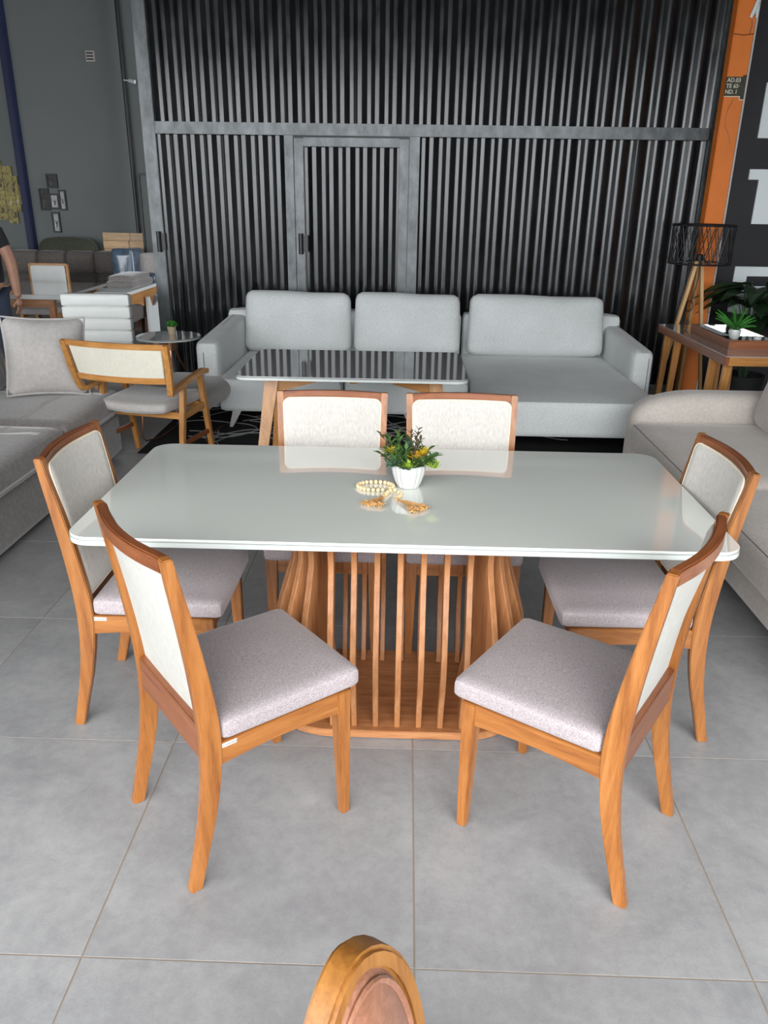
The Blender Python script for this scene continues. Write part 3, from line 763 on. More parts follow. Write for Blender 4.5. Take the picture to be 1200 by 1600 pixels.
# ================================================================== BEIGE SOFA (right)
def right_sofa():
    X, Y = 2.0, 2.6
    t = thing('beige_sofa', 'beige suede sofa with rounded arm at the right edge', 'sofa', (X, Y, 0))
    for y0, y1 in ((2.40, 3.62), (1.0, 2.385)):
        s = obj('seat_cushion', MB().cushion((1.86-X, (y0+y1)/2-Y, .345), (.90, y1-y0, .19), .06, (0, 0, .012), 10), 'beige', t)
        seam(s, [(1.431-X, y0+.05-Y, .424), (1.431-X, y1-.05-Y, .424)], 'dark_seam', .003)
    obj('base', MB().cushion((1.98-X, 2.30-Y, .165), (.98, 2.9, .19), .04, n=8), 'beige', t)
    def aw(x, y, z):
        f = max(0, min(1, (-.10-x)/.40)); return (x, y, z-(.10*f*f if z > 0 else 0))
    a = obj('armrest', MB().cushion((1.95-X, 3.735-Y, .35), (1.02, .23, .54), .10, (0, 0, .0), 12, warp=aw), 'beige', t)
    obj('back_frame', MB().cushion((2.52-X, 2.35-Y, .46), (.2, 2.9, .72), .06, n=7), 'beige', t)
    ry = Matrix.Rotation(R(14), 3, 'Y')
    for y0, y1 in ((2.40, 3.58), (1.18, 2.38)):
        obj('back_cushion', MB().cushion((2.31-X, (y0+y1)/2-Y, .645), (.24, y1-y0, .46), .10, (.05, 0, 0), 9, rot=ry), 'beige', t)
    for y in (1.0, 3.65):
        for x in (1.62, 2.4): obj('foot', MB().lathe([(.02, 0), (.025, .005), (.025, .072)], 12, (x-X, y-Y, 0)), 'rubber', t)
right_sofa()

# ================================================================== CONSOLE, TRAY, FERN, LAMP, BIG PLANT (right back)
def console():
    X, Y = 2.40, 4.78
    t = thing('console_table', 'wooden console table with grey glass top and splayed legs behind the beige sofa', 'table', (X, Y, 0))
    x0, x1, y0, y1, H = 2.12-X, 2.68-X, 4.0-Y, 5.52-Y, .80
    obj('glass_top', MB().box(((x0+x1)/2, (y0+y1)/2, H-.003), (x1-x0-.004, y1-y0-.004, .006)), 'top2', t, .001)
    obj('long_board', MB().box((x0+.012, (y0+y1)/2, H-.036), (.024, y1-y0, .060)), 'brown_y', t, .002)
    obj('long_board', MB().box((x1-.012, (y0+y1)/2, H-.036), (.024, y1-y0, .060)), 'brown_y', t, .002)
    obj('end_board', MB().box(((x0+x1)/2, y0+.012, H-.036), (x1-x0-.05, .024, .060)), 'honey_x', t, .002)
    obj('end_board', MB().box(((x0+x1)/2, y1-.012, H-.036), (x1-x0-.05, .024, .060)), 'honey_x', t, .002)
    obj('core_board', MB().box(((x0+x1)/2, (y0+y1)/2, H-.03), (x1-x0-.052, y1-y0-.052, .045)), 'brown_y', t)
    for y, dy in ((y0+.10, -.0), (y0+.36, 0), (y1-.36, 0), (y1-.10, 0)):
        obj('leg', MB().bar((x0+.035, y, 0), (x0+.06, y, H-.055), .04, .035, .055, .035, up=(0, 1, 0)), 'honey_z', t, .003)
        obj('leg', MB().bar((x1-.03, y, 0), (x1-.06, y, H-.055), .04, .035, .055, .035, up=(0, 1, 0)), 'honey_z', t, .003)
    obj('stretcher', MB().box((x0+.03, (y0+y1)/2, .16), (.025, 1.2, .04)), 'honey_y', t, .002)
    obj('stretcher', MB().box((x1-.03, (y0+y1)/2, .16), (.025, 1.2, .04)), 'honey_y', t, .002)
console()
def tray():
    t = thing('mirrored_tray', 'reddish wooden tray with mirrored inner sides on the console table', 'tray', (2.42, 4.70, .80))
    a, b, h = .165, .40, .062
    for n, c, d in (('side_board', (-a, 0, h/2), (.016, 2*b, h)), ('side_board', (a, 0, h/2), (.016, 2*b, h)), ('end_board', (0, -b+.008, h/2), (2*a-.016, .016, h)), ('end_board', (0, b-.008, h/2), (2*a-.016, .016, h))):
        obj(n, MB().box(c, d), 'brown_x', t, .002)
    obj('plinth', MB().box((0, 0, .008), (2*a+.0-.02, 2*b-.03, .014)), 'brown_x', t)
    mb = MB(); n = 9
    for s in (-1, 1):
        for k in range(n):
            y0 = -b+.018+(2*b-.036)*k/n; y1 = -b+.018+(2*b-.036)*(k+1)/n-.003
            obj('mirror_pane', MB().box((s*(a-.010), (y0+y1)/2, h/2+.008), (.003, y1-y0, h-.016)), 'mirror', t)
        for k in range(4):
            x0 = -a+.012+(2*a-.024)*k/4; x1 = x0+(2*a-.024)/4-.003
            obj('mirror_pane', MB().box(((x0+x1)/2, s*(b-.018), h/2+.008), (x1-x0, .003, h-.016)), 'mirror', t)
    obj('mirror_base', MB().box((0, 0, .017), (2*a-.03, 2*b-.04, .003)), 'mirror', t)
tray()
def fern():
    t = thing('potted_fern', 'small bright green artificial fern in a white pot standing in the tray', 'plant', (2.42, 4.66, .8195))
    obj('pot', MB().lathe([(.001, 0), (.030, 0), (.040, .02), (.043, .06), (.041, .068), (.036, .062), (.001, .058)], 28), 'ceramic', t)
    rnd = random.Random(9)
    for k in range(20):
        a = 2*pi*k/20+rnd.uniform(-.15, .15); el = rnd.uniform(.5, 1.35); L = rnd.uniform(.17, .25)
        d = Vector((math.cos(a)*math.cos(el), math.sin(a)*math.cos(el), math.sin(el))); s = d.cross(Vector((0, 0, 1))).normalized(); mb = MB(); pp = []
        for j in range(12):
            u = j/11; p = Vector((0, 0, .058))+d*L*u+Vector((0, 0, -.04*u*u)); pp.append(p)
            if j > 1:
                w_ = .038*(1-.6*u)
                for sg_ in (-1, 1):
                    mb.leaf(p, (s*sg_+d*.5), (0, 0, 1), w_, w_*.5, .1, 2)
                    mb.leaf(p, (s*sg_*.5+d*.4+Vector((0, 0, .7))), s, w_*.8, w_*.45, .1, 2)
        mb.tube(pp, .0015, 4); obj('frond', mb, 'leaf_bright', t)
fern()
def small_cup(x, y, lab, r, h):
    o = obj('ceramic_cup', MB().lathe([(.001, 0), (r*.8, 0), (r, h*.2), (r, h), (r*.9, h), (r*.88, .01), (.001, .01)], 24), 'ceramic'); o.location = (x, y, .8195)
    tag(o, lab, 'cup')
small_cup(2.50, 4.44, 'small white ceramic cup standing in the tray, right of the fern', .028, .05)
def lamp():
    X, Y = 2.47, 5.78
    t = thing('tripod_floor_lamp', 'tripod floor lamp with pale wood legs and black wire drum shade before the orange column', 'lamp', (X, Y, 0))
    ztop, zbot, r = 1.595, 1.285, .255
    for (dx, dy) in ((-.30, -.17), (.13, -.24), (.06, .20)):
        obj('leg', MB().bar((dx, dy, 0), (dx*.10, dy*.10, 1.30), .022, .040, .028, .05, up=(0, 1, 0)), 'pale_z', t, .003)
    sh = obj('shade_ring', MB().tube([(r*math.cos(2*pi*k/48), r*math.sin(2*pi*k/48), ztop) for k in range(48)], .009, 8, closed=True), 'black_metal', t)
    obj('shade_ring', MB().tube([(r*math.cos(2*pi*k/48), r*math.sin(2*pi*k/48), zbot) for k in range(48)], .008, 8, closed=True), 'black_metal', t)
    wm = mesh('shade_wire', MB().tube([(r, 0, zbot), (r*math.cos(.28), r*math.sin(.28), ztop)], .0038, 6), 'black_metal')
    wm2 = mesh('shade_wire', MB().tube([(r, 0, zbot), (r*math.cos(.28), -r*math.sin(.28), ztop)], .0038, 6), 'black_metal')
    for k in range(24):
        for m_ in (wm, wm2):
            o = obj('shade_wire', m_, None, t); o.rotation_euler = (0, 0, 2*pi*k/24)
    obj('shade_spider', MB().bar((-r, 0, zbot+.01), (r, 0, zbot+.01), .008, .008).bar((0, -r, zbot+.01), (0, r, zbot+.01), .008, .008), 'black_metal', t)
    obj('lamp_socket', MB().lathe([(.001, 1.27), (.022, 1.27), (.03, 1.30), (.03, 1.35), (.018, 1.36), (.001, 1.36)], 16), 'black_metal', t)
    obj('power_cord', MB().tube([(.0, -.03, 1.27), (.005, -.03, 1.18), (-.01, -.04, 1.08), (-.025, -.05, .99), (-.03, -.05, .95)], .004, 6).tube([(-.045+.03*math.cos(a/3), -.06+.004*(a % 3), .93+.045*math.sin(a/3)-.0*a) for a in range(0, 57)], .0035, 5).tube([(-.03, -.05, .9), (-.045, -.06, .82)], .003, 5), 'black_metal', t)
    obj('plug', MB().lathe([(.003, .82), (.010, .80), (.014, .775), (.014, .77), (.001, .77)], 10, (-.045, -.06, 0)), 'black_metal', t)
lamp()
def big_plant():
    X, Y = 3.0, 5.74
    t = thing('leafy_plant', 'dark leafy plant standing behind the console table at the right edge', 'plant', (X, Y, 0))
    obj('pot', MB().lathe([(.001, 0), (.14, 0), (.19, .34), (.17, .34), (.16, .30), (.001, .30)], 32), 'rubber', t)
    obj('soil', MB().lathe([(.001, .29), (.165, .29), (.165, .315), (.001, .315)], 20), 'soil', t)
    rnd = random.Random(21)
    for k in range(70):
        a = rnd.uniform(0, 2*pi); L = rnd.uniform(.28, .46); z = rnd.uniform(.55, 1.12)
        el = rnd.uniform(-.1, .5); rad = rnd.uniform(.05, .16); top = Vector((math.cos(a)*rad, math.sin(a)*rad, z))
        mb = MB(); mb.tube([(math.cos(a)*.03, math.sin(a)*.03, .3), top*.6+Vector((0, 0, .2)), top], .004, 5)
        d = Vector((math.cos(a)*math.cos(el), math.sin(a)*math.cos(el), math.sin(el)))
        mb.leaf(top, d, (0, 0, 1), L, .17, .35, 8); obj('leaf', mb, 'leaf_dark', t)
big_plant()

# ================================================================== RUG, POUF, ROUND TABLE, ARMCHAIR (left back)
rg = thing('rug', 'black rug with looping pale grey lines under the grey sofa', 'rug', (0, 5.0, 0))
obj('rug_body', MB().box((-.05, -.02, .006), (3.90, 1.86, .008)), 'rug', rg, .002)
rnd = random.Random(11); mb = MB()
for k in range(26):
    x = rnd.uniform(-1.9, -.9) if k < 18 else rnd.uniform(-.8, 1.0); y = rnd.uniform(-.85, .6); a = rnd.uniform(-.5, .5); pts = []
    ph = rnd.uniform(0, 6)
    for j in range(34):
        a += .20*math.sin(j*.33+ph)+(.35 if 12 < j < 22 and k % 3 == 0 else 0)
        x += .045*math.cos(a); y += .045*math.sin(a)
        if -1.95 < x < 1.8 and -.92 < y < .88: pts.append((x, y, .0115))
    if len(pts) > 4: mb.tube(pts, .0055, 5)
o = obj('line_pattern', mb, 'rugline', rg); o['kind'] = 'stuff'
def pouf():
    t = thing('lounge_ottoman', 'rounded grey upholstered ottoman on thin copper legs behind the wooden armchair', 'ottoman', (-1.74, 4.62, 0), R(-6))
    obj('upholstered_body', MB().cushion((0, 0, .345), (.60, .78, .14), .068, (0, 0, .02), 10), 'velvet_light', t)
    for s in (-1, 1):
        obj('wire_leg', MB().tube([(s*.26, -.30, .29), (s*.27, -.33, .05), (s*.25, -.32, .017), (s*.18, -.20, .017), (s*.18, .20, .017), (s*.25, .32, .017), (s*.27, .33, .05), (s*.26, .30, .29)], .006, 8), 'copper', t)
pouf()
def round_table():
    t = thing('round_side_table', 'small round side table with grey glass top on bent copper coloured legs', 'side table', (-2.09, 5.36, 0))
    H = .65
    obj('glass_top', MB().lathe([(.001, H-.008), (.268, H-.008), (.272, H-.004), (.268, H), (.001, H)], 56), 'top2', t)
    obj('top_board', MB().lathe([(.001, H-.026), (.24, H-.026), (.272, H-.018), (.272, H-.009), (.001, H-.009)], 56), 'edge', t)
    for k in range(3):
        a = R(-70+120*k); c, s = math.cos(a), math.sin(a)
        obj('bent_leg', MB().tube([(c*.05, s*.05, H-.03), (c*.05, s*.05, H-.12), (c*.09, s*.09, H-.22), (c*.17, s*.17, H-.36), (c*.22, s*.22, .12), (c*.24, s*.24, 0)], .010, 8), 'copper', t)
    obj('centre_hub', MB().lathe([(.001, H-.12), (.06, H-.12), (.06, H-.026), (.001, H-.026)], 20), 'copper', t)
    p = thing('potted_plant', 'tiny green plant in a pale clay pot on the round side table', 'plant', (-2.085, 5.45, H))
    obj('pot', MB().lathe([(.001, 0), (.030, 0), (.040, .065), (.034, .065), (.030, .055), (.001, .055)], 20), 'terracotta', p)
    rn = random.Random(4)
    for k in range(22):
        a = rn.uniform(0, 2*pi); el = rn.uniform(.1, 1.4); d = Vector((math.cos(a)*math.cos(el), math.sin(a)*math.cos(el), math.sin(el)))
        mb = MB(); q = Vector((0, 0, .055))+d*.035; mb.tube([(0, 0, .05), q], .0015, 4)
        for j in range(4):
            b = rn.uniform(0, 2*pi); mb.leaf(q, d+Vector((math.cos(b), math.sin(b), .3))*.8, (0, 0, 1), .032, .02, .2, 3)
        obj('sprig', mb, 'leaf_bright', p)
round_table()
def armchair():
    t = thing('wooden_armchair', 'honey wood armchair with cream back panel and pale grey seat, back turned to us', 'chair', (-1.845, 3.67, 0), R(-13))
    W = .30
    for s in (-1, 1):
        x = s*W
        obj('front_leg', MB().bar((x*1.02, .47, 0), (x, .36, .615), .034, .03, .036, .045, up=(0, 1, 0)), 'honey_z', t, .003)
        obj('rear_leg', MB().bar((x*1.02, .00, 0), (x, .12, .60), .034, .03, .036, .045, up=(0, 1, 0)), 'honey_z', t, .003)
        obj('stretcher', MB().bar((x*1.01, .035, .20), (x*1.01, .435, .20), .022, .03), 'brown_y', t, .002)
        obj('seat_rail', MB().bar((x, .09, .385), (x, .40, .40), .024, .045), 'honey_y', t, .002)
        # armrest: flat swept plank that turns up into the back post
        path = [(x, .46, .622), (x, .40, .635), (x, .22, .615), (x*1.02, .02, .585), (x*1.05, -.07, .572), (x*1.10, -.095, .60), (x*1.16, -.13, .72), (x*1.20, -.17, .90)]
        f = spl(path, 4); rings = []
        for i, p in enumerate(f):
            a = Vector(f[max(0, i-1)]); b = Vector(f[min(len(f)-1, i+1)]); d = (b-a).normalized(); n_ = d.cross(Vector((1, 0, 0))).normalized()
            hwid, th = .020, .016
            P_ = Vector(p); rings.append([P_+Vector((hwid, 0, 0))+n_*th, P_-Vector((hwid, 0, 0))+n_*th, P_-Vector((hwid, 0, 0))-n_*th, P_+Vector((hwid, 0, 0))-n_*th])
        obj('armrest', MB().loft(rings), 'honey_y', t, .004)
    obj('front_rail', MB().box((0, .375, .40), (.56, .024, .045)), 'honey_x', t, .002); obj('rear_rail', MB().box((0, .10, .385), (.56, .024, .045)), 'honey_x', t, .002)
    def curved(z0, z1, t0, name, mat, xw, nx=14):
        rings = []
        for k in range(nx+1):
            u = -1+2*k/nx
            def yy(z): return -.10-.22*(z-.60)-.045*(1-u*u)
            xx = lambda z: u*(xw+.10*(z-.60))
            rings.append([(xx(z0), yy(z0)-t0/2, z0), (xx(z0), yy(z0)+t0/2, z0), (xx(z1), yy(z1)+t0/2, z1), (xx(z1), yy(z1)-t0/2, z1)])
        return obj(name, MB().loft(rings), mat, t, .003)
    curved(.868, .905, .026, 'top_rail', 'honey_x', .318); curved(.645, .685, .024, 'lower_rail', 'honey_x', .310)
    curved(.685, .868, .016, 'back_panel', 'linen_warm', .300)
    def wp(x, y, z):
        return (x*(1+.06*y/.2), y-.02*(1-(x/.28)**2)*(y < 0), z+.012*((x/.28)**2))
    obj('seat', MB().cushion((0, .21, .45), (.53, .50, .07), .034, (0, 0, .012), 10, warp=wp), 'velvet_light', t)
armchair()

# ================================================================== FAR LEFT: white chair, white sideboard, far table, chairs, tufted sofa ...
def white_chair():
    t = thing('channelled_chair', 'white leatherette chair back with horizontal channels behind the wooden armchair', 'chair', (-2.66, 5.30, 0), R(4))
    for k in range(5):
        z = .545+.100*k
        obj('channel', MB().cushion((0, .0-.0*k, z), (.565, .10, .105), .022, (0, .006, 0), 7), 'white', t)
    obj('seat', MB().cushion((0, .27, .46), (.54, .50, .10), .04, (0, 0, .01), 8), 'white', t)
    for sx in (-1, 1):
        for y in (.03, .48): obj('leg', MB().bar((sx*.24, y, 0), (sx*.22, y, .42), .03, .03, .04, .04), 'honey_z', t, .003)
white_chair()
def far_desk():
    t = thing('white_desk', 'white topped wooden desk with a pale curved side panel, left of the gate', 'desk', (-3.05, 6.95, 0), R(90))
    obj('desk_top', MB().box((.0, -.10, .865), (1.05, .32, .03)), 'white_lacq', t, .003)
    obj('apron', MB().prism([(-.46, .85), (.46, .85), (.46, .79), (.30, .775), (.18, .76), (.12, .71), (-.05, .70), (-.2, .74), (-.46, .76)], -.26, -.235, lambda x, y, z: (x, z, y)), 'honey_x', t)
    obj('side_panel', MB().prism([(-.02, .34), (.44, .38), (.44, .73), (.22, .68), (.12, .68), (.06, .78), (-.02, .79)], -.30, -.275, lambda x, y, z: (x, z, y)), 'white_lacq', t, .003)
    for sx in (-1, 1):
        for sy in (-1, 1): obj('leg', MB().bar((sx*.42, sy*.2, 0), (sx*.40, sy*.2, .85), .035, .035, .05, .05), 'honey_z', t, .003)
far_desk()
def far_table():
    t = thing('dining_table', 'white topped table with pinkish wood apron, beside the standing person', 'table', (-4.40, 7.72, 0))
    obj('table_top', MB().prism([(-1.0, -.70), (.72, -.70), (.70, .72), (-1.0, .72)], .745, .775), 'top2', t, .004)
    obj('top_edge', MB().box((-.14, -.705, .758), (1.72, .03, .046)), 'white_lacq', t, .003)
    obj('apron', MB().box((-.17, -.62, .69), (1.50, .03, .095)), 'slat_x', t, .002)
    obj('apron', MB().box((-.17, .62, .69), (1.50, .03, .095)), 'slat_x', t, .002)
    for sx in (-.9, .55):
        for sy in (-.6, .6): obj('leg', MB().bar((sx, sy, 0), (sx, sy, .745), .05, .05, .07, .07), 'slat_z', t, .003)
far_table()
def far_chair(x, y, lab, rz, proto=[]):
    if proto: return dup(proto[0], (x, y, 0), R(rz), lab)
    t = thing('upholstered_chair', lab, 'chair', (x, y, 0), R(rz), 'pale chairs at the far table'); proto.append(t)
    obj('backrest', MB().cushion((0, -.02, .73), (.43, .05, .46), .022, n=6), 'white', t)
    for s in (-1, 1): obj('rear_leg', MB().bar((s*.225, -.05, 0), (s*.235, -.05, .97), .028, .035), 'honey_z', t, .003)
    obj('top_rail', MB().box((0, -.05, .965), (.46, .035, .03)), 'honey_x', t, .003)
    obj('seat', MB().cushion((0, .22, .46), (.46, .46, .08), .03, (0, 0, .01), 6), 'velvet_light', t)
    for s in (-1, 1): obj('front_leg', MB().bar((s*.20, .40, 0), (s*.20, .40, .42), .03, .03, .04, .04), 'honey_z', t, .003)
    for s in (-1, 1): obj('side_rail', MB().box((s*.21, .2, .40), (.022, .42, .05)), 'honey_y', t, .002)
far_chair(-4.50, 8.56, 'pale backed wooden chair behind the far white table, facing us', 180)
far_chair(-4.26, 6.62, 'pale chair in front of the far white table, just right of the standing person', -90)
box_ = obj('yellow_tray', MB().prism(rrect(-.30, .30, -.10, .10, .02), 0, .045), 'honey_x', None, .004); box_.location = (-4.75, 7.55, .775)
tag(box_, 'small yellow tray lying on the far white table behind the person', 'tray')
def tufted():
    X, Y = -4.95, 9.25
    t = thing('tufted_sofa', 'dark taupe tufted sofa standing along the far wall behind the far table', 'sofa', (X, Y, 0))
    for i in range(6):
        for j in range(2):
            obj('tufted_panel', MB().cushion((-1.05+.385*i, .36, .62+.30*j), (.39, .26, .31), .07, (0, .03, 0), 6), 'tuft', t)
    obj('seat', MB().cushion((0.1, -.1, .34), (2.5, .95, .26), .07, (0, 0, .02), 8), 'tuft', t)
    obj('seat_cushion', MB().cushion((.85, -.25, .56), (1.0, .72, .12), .05, (0, 0, .03), 8), 'velvet', t)
    obj('back_frame', MB().box((-.1, .52, .5), (2.4, .08, .95)), 'tuft', t, .02)
    for sx in (-1.05, 1.25):
        for sy in (-.45, .3): obj('foot', MB().lathe([(.02, 0), (.03, .21)], 10, (sx, sy, 0)), 'rubber', t)
tufted()
ol = obj('olive_sofa_back', MB().cushion((0, 0, 0), (.80, .28, .55), .13, (0, 0, .05), 8), 'olive'); ol.location = (-4.68, 9.72, .93)
tag(ol, 'olive cushion back showing above the dark tufted sofa', 'cushion')
bc = thing('wrapped_cushion', 'blue cushion wrapped in shiny plastic at the right end of the tufted sofa', 'cushion', (-3.72, 9.25, .42))
obj('cushion_body', MB().cushion((0, 0, .36), (.30, .42, .72), .05, (0, .02, 0), 8), 'blueplastic', bc)
obj('plastic_fold', MB().prism([(0, 0), (.10, .34), (.16, .70), (.19, .70), (.15, .34), (.06, 0)], -.225, -.212, lambda x, y, z: (x-.05, z, y)), 'blue_fold', bc)
pk = thing('folded_cover', 'grey folded cloths lying on the white topped desk beside the gate', 'cloth', (-2.98, 7.12, .281))
obj('cloth_layer', MB().cushion((0, 0, .635), (.30, .66, .07), .03, (0, 0, .02), 7), 'velvet', pk)
obj('cloth_layer', MB().cushion((-.01, .02, .69), (.27, .58, .05), .024, (0, 0, .02), 7), 'velvet', pk)
obj('cloth_layer', MB().cushion((.06, .44, .64), (.20, .22, .08), .03, (0, 0, .02), 6), 'blueplastic', pk)
def planks():
    t = thing('plank_headboard', 'pale timber headboard made of staggered planks leaning on the back wall', 'headboard', (-3.72, 9.86, 0))
    rn = random.Random(2)
    for r in range(9):
        z = .36+.105*r; x = -.52; first = True
        while x < .52:
            L = rn.uniform(.28, .5); x1 = min(.52, x+L)
            if x1 > x+.05:
                obj('plank', MB().box(((x+x1)/2, -rn.uniform(0, .012), z+.05), (x1-x-.006, .022, .099)), 'pale_x', t, .003)
            x = x1
    obj('backing_board', MB().box((0, .035, .68), (1.04, .03, 1.2)), 'brown_x', t)
    obj('foot_board', MB().box((0, .0, .17), (1.0, .06, .34)), 'brown_x', t)
planks()
def side_chair():
    t = thing('upholstered_chair', 'pale grey upholstered chair in front of the timber headboard, beside the gate', 'chair', (-3.12, 8.55, 0), R(25))
    obj('backrest', MB().cushion((0, 0, .92), (.40, .08, .42), .035, (0, .01, 0), 7), 'velvet_light', t)
    obj('seat', MB().cushion((.1, -.24, .60), (.44, .46, .10), .04, (0, 0, .01), 7), 'velvet_light', t)
    for sx in (-1, 1):
        for y in (-.42, -.03): obj('leg', MB().bar((sx*.18, y, 0), (sx*.17, y, .56), .025, .025), 'brown_z', t, .002)
        obj('back_support', MB().bar((sx*.16, .0, .55), (sx*.16, .0, .80), .025, .025), 'brown_z', t, .002)
side_chair()
mr = thing('leaning_mirror', 'narrow black framed mirror leaning on the back wall next to the gate', 'mirror', (-3.52, 9.80, 0))
obj('mirror_glass', MB().box((0, .02, 1.32), (.24, .012, 1.42)), 'wall_paint', mr)
for n, c, d in (('frame_stile', (-.13, 0, 1.32), (.028, .03, 1.46)), ('frame_stile', (.13, 0, 1.32), (.028, .03, 1.46)), ('frame_rail', (0, 0, 2.04), (.232, .03, .028)), ('frame_rail', (0, 0, .605), (.232, .03, .028))):
    obj(n, MB().box(c, d), 'black_metal', mr, .002)
obj('stand', MB().box((0, .03, .30), (.2, .05, .60)), 'black_metal', mr)
lp2 = thing('bedside_lamp', 'small lamp with black shade on a wooden stem before the leaning mirror', 'lamp', (-3.35, 9.45, 0))
obj('lamp_base', MB().box((0, 0, .35), (.3, .3, .70)), 'brown_x', lp2, .004)
obj('lamp_stem', MB().box((0, 0, 1.10), (.05, .05, .80)), 'honey_z', lp2, .003)
obj('lamp_shade', MB().lathe([(.06, 1.50), (.075, 1.42), (.08, 1.62), (.06, 1.62)], 20), 'black_metal', lp2)

# pictures
WY = 9.985
def frame(x0, x1, z0, z1, lab, dark, fr=.02, grp='black framed pictures on the far wall'):
    t = thing('picture_frame', lab, 'picture', ((x0+x1)/2, WY, (z0+z1)/2), 0, grp)
    w_, h_ = x1-x0, z1-z0
    for n, c, d in (('frame_stile', (-w_/2+fr/2, 0, 0), (fr, .03, h_)), ('frame_stile', (w_/2-fr/2, 0, 0), (fr, .03, h_)), ('frame_rail', (0, 0, h_/2-fr/2), (w_-2*fr, .03, fr)), ('frame_rail', (0, 0, -h_/2+fr/2), (w_-2*fr, .03, fr))):
        obj(n, MB().box(c, d), 'black_metal', t)
    obj('print', MB().box((0, .006, 0), (w_-2*fr, .01, h_-2*fr)), 'paper' if not dark else 'print_dark', t)
    if not dark:
        rn = random.Random(int(x0*1000)); mb = MB()
        for k in range(5): mb.prism([(rn.uniform(-.35, .35)*w_*.6, rn.uniform(-.35, .35)*h_*.8) for _ in range(3)], -.0045+.0001*k, -.0035, lambda x, y, z: (x, z, y))
        obj('print_motif', mb, 'ink', t)
frame(-4.975, -4.825, 1.855, 2.035, 'black framed picture at the top of the cross of five', True)
frame(-5.10, -4.965, 1.57, 1.85, 'black framed picture at the left of the cross of five', True)
frame(-4.965, -4.835, 1.59, 1.785, 'black framed pale picture at the centre of the cross of five', False)
frame(-4.832, -4.735, 1.575, 1.835, 'narrow black framed picture at the right of the cross of five', False)
frame(-4.965, -4.855, 1.285, 1.55, 'narrow black framed picture at the bottom of the cross of five', False)
def canvas_mat():
    m, t, b = nodes('yellow_floral_print')
    mp = mapping(t, (1, 1, 1)); n = noise(t, mp, 9, 5, .7, 1.5)
    r = ramp(t, n.outputs[0], [(.32, (.05, .035, .015)), (.45, (.30, .24, .12)), (.55, (.42, .36, .10)), (.7, (.62, .60, .50))])
    t.links.new(r.outputs[0], b.inputs['Base Color']); b.inputs['Roughness'].default_value = .7; return m
M['canvas'] = canvas_mat()
for x0, x1, z0, z1, lab in ((-5.76, -5.565, 1.44, 2.20, 'floral canvas strip at the left image edge, tallest of the canvas group'), (-5.56, -5.43, 1.40, 2.12, 'yellow floral canvas strip in the middle of the canvas group'),
                            (-5.425, -5.37, 1.55, 2.0, 'narrow brown floral canvas strip in the canvas group'), (-5.365, -5.315+.0, 1.64, 1.90, 'shortest floral canvas strip, touching the navy column')):
    o = obj('canvas_panel', MB().box((0, 0, 0), (x1-x0, .03, z1-z0)), 'canvas', None, .002); o.location = ((x0+x1)/2, WY-.005, (z0+z1)/2); tag(o, lab, 'picture', 'floral canvas panels on the far wall')
vt = thing('wall_vent', 'small dark slotted vent high on the far wall', 'vent', (-4.19, 9.99, 3.43))
obj('vent_plate', MB().box((0, 0, 0), (.11, .02, .12)), 'greytrim', vt)
for k in range(3): obj('vent_slot', MB().box((0, -.012, -.035+.035*k), (.09, .006, .018)), 'black_metal', vt)
cm = thing('security_camera', 'small white camera on a bracket fixed to the thin black pipe', 'camera', (-3.72, 9.88, 3.14))
obj('bracket', MB().bar((-.03, 0, .01), (.05, -.02, .0), .015, .015), 'white_lacq', cm)
obj('camera_body', MB().tube([(.05, -.02, 0), (.13, -.05, -.015)], .024, 12), 'white_lacq', cm)

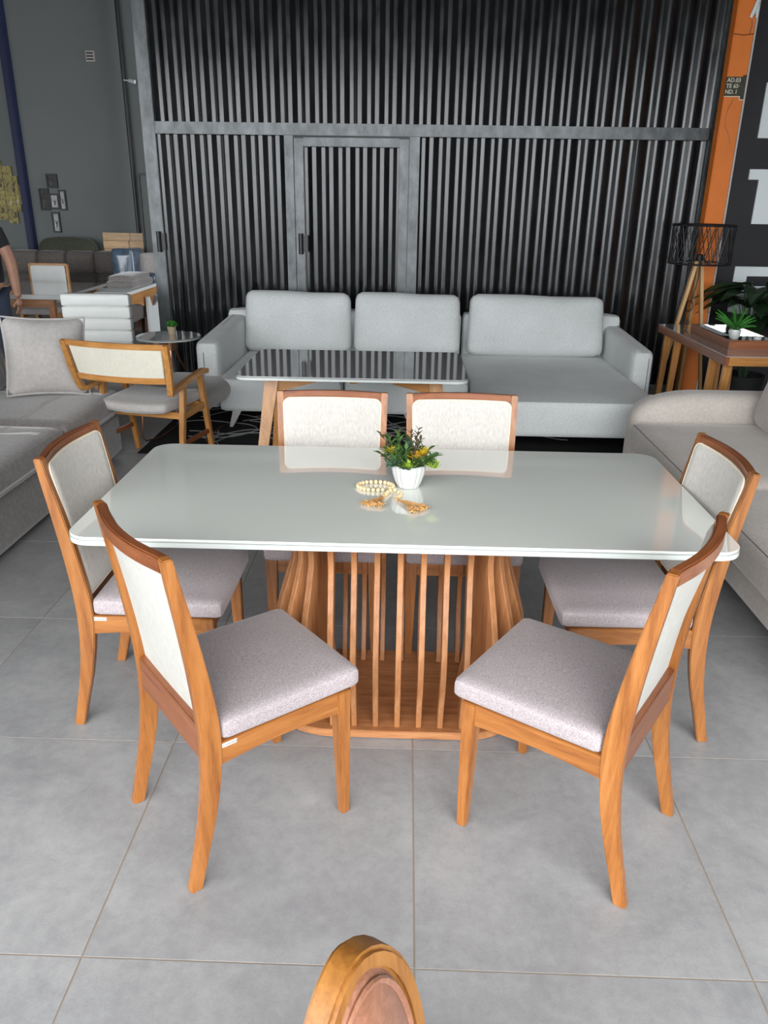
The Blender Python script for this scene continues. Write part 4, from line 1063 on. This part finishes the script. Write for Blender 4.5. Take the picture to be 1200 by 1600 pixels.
# ================================================================== PERSON at the left edge
def person():
    X, Y = -4.00, 6.12
    t = thing('person', 'person in black T-shirt and dark trousers, only one arm showing at the left edge', 'person', (X, Y, 0), R(0))
    def skin(name, verts, edges, radii, mat, lvl=2, root=0):
        me = D.meshes.new(name); me.from_pydata(verts, edges, []); o = D.objects.new(name, me); COL.objects.link(o); o.parent = t
        m = o.modifiers.new('skin', 'SKIN'); m.use_smooth_shade = True
        for v, r in zip(me.skin_vertices[0].data, radii): v.radius = (r, r) if not isinstance(r, tuple) else r
        me.skin_vertices[0].data[root].use_root = True
        s = o.modifiers.new('sub', 'SUBSURF'); s.levels = lvl; s.render_levels = lvl
        bpy.context.view_layer.update()
        dg = bpy.context.evaluated_depsgraph_get(); m2 = D.meshes.new_from_object(o.evaluated_get(dg)); m2.name = name
        m2.materials.clear(); m2.materials.append(M[mat]); o.modifiers.clear(); o.data = m2
        for p in m2.polygons: p.use_smooth = True
        return o
    V = [(0, 0, .95), (0, 0, 1.12), (0, 0, 1.30), (0, 0, 1.44), (0, .0, 1.53), (0, -.02, 1.60), (0, -.02, 1.68),
         (.10, 0, .88), (.11, 0, .50), (.12, .02, .09), (-.10, 0, .88), (-.11, 0, .50), (-.12, .02, .09),
         (.17, 0, 1.43), (.262, .0, 1.18), (.305, -.06, .93), (.322, -.085, .86), (-.17, 0, 1.43), (-.25, .0, 1.16), (-.27, -.05, .92), (-.27, -.06, .85),
         (.13, -.12, .04), (-.13, -.12, .04)]
    Eg = [(0, 1), (1, 2), (2, 3), (3, 4), (4, 5), (5, 6), (0, 7), (7, 8), (8, 9), (0, 10), (10, 11), (11, 12), (3, 13), (13, 14), (14, 15), (15, 16), (3, 17), (17, 18), (18, 19), (19, 20), (9, 21), (12, 22)]
    Rr = [.11, .12, .15, .12, .055, .085, .085, .09, .06, .042, .09, .06, .042, .066, .055, .040, .034, .066, .055, .040, .034, .036, .036]
    skin('body', V, Eg, Rr, 'skin')
    # hand: palm and five fingers
    px, py, pz = .330, -.09, .835
    HV = [(px-.01, py, pz+.03), (px, py-.003, pz-.015), (px+.002, py-.005, pz-.05)]; HE = [(0, 1), (1, 2)]; HR = [(.026, .024), (.040, .022), (.038, .018)]
    skin('hand', HV, HE, HR, 'skin')
    for k, (oy, L, ln) in enumerate(((-.033, .062, .3), (-.011, .072, .1), (.011, .068, -.1), (.031, .052, -.3))):
        a = (px+.0, py+oy, pz-.045); b = (px-.004, py+oy*1.15, pz-.045-L*.5); c = (px-.018, py+oy*1.15, pz-.045-L*.85); d = (px-.032, py+oy*1.1, pz-.045-L*1.05)
        skin('finger', [a, b, c, d], [(0, 1), (1, 2), (2, 3)], [.0095, .009, .0082, .0065], 'skin')
    skin('thumb', [(px-.012, py-.02, pz+.0), (px-.03, py-.04, pz-.03), (px-.04, py-.045, pz-.058)], [(0, 1), (1, 2)], [.013, .011, .008], 'skin')
    skin('shirt', [(0, 0, .87), (0, 0, 1.12), (0, 0, 1.30), (0, 0, 1.435), (.17, 0, 1.43), (.225, 0, 1.27), (-.17, 0, 1.43), (-.22, 0, 1.27), (0, 0, 1.49)], [(0, 1), (1, 2), (2, 3), (3, 4), (4, 5), (3, 6), (6, 7), (3, 8)], [.185, .17, .172, .14, .078, .066, .078, .066, .06], 'black_cloth')
    skin('trousers', [(0, 0, .98), (.10, 0, .86), (.11, 0, .48), (.12, .02, .06), (-.10, 0, .86), (-.11, 0, .48), (-.12, .02, .06)], [(0, 1), (1, 2), (2, 3), (0, 4), (4, 5), (5, 6)], [.155, .10, .075, .062, .10, .075, .062], 'denim')
    for s in (-1, 1): obj('shoe', MB().cushion((s*.125, -.06, .045), (.095, .27, .085), .038, n=6), 'rubber', t)
    obj('hair', MB().sphere((0, .005, 1.695), .115, 16, 10, (.88, 1.0, .95)), 'hair', t)
    for s in (-1, 1):
        obj('eye', MB().sphere((s*.032, -.118, 1.665), .010, 8, 6), 'ink', t); obj('ear', MB().sphere((s*.098, -.01, 1.655), .022, 8, 6, (.4, .8, 1.3)), 'skin', t)
    obj('nose', MB().bar((0, -.115, 1.665), (0, -.137, 1.625), .014, .014, .026, .02), 'skin', t, .004)
    obj('mouth', MB().sphere((0, -.112, 1.595), .022, 8, 6, (1, .4, .3)), 'brown_x', t)
person()
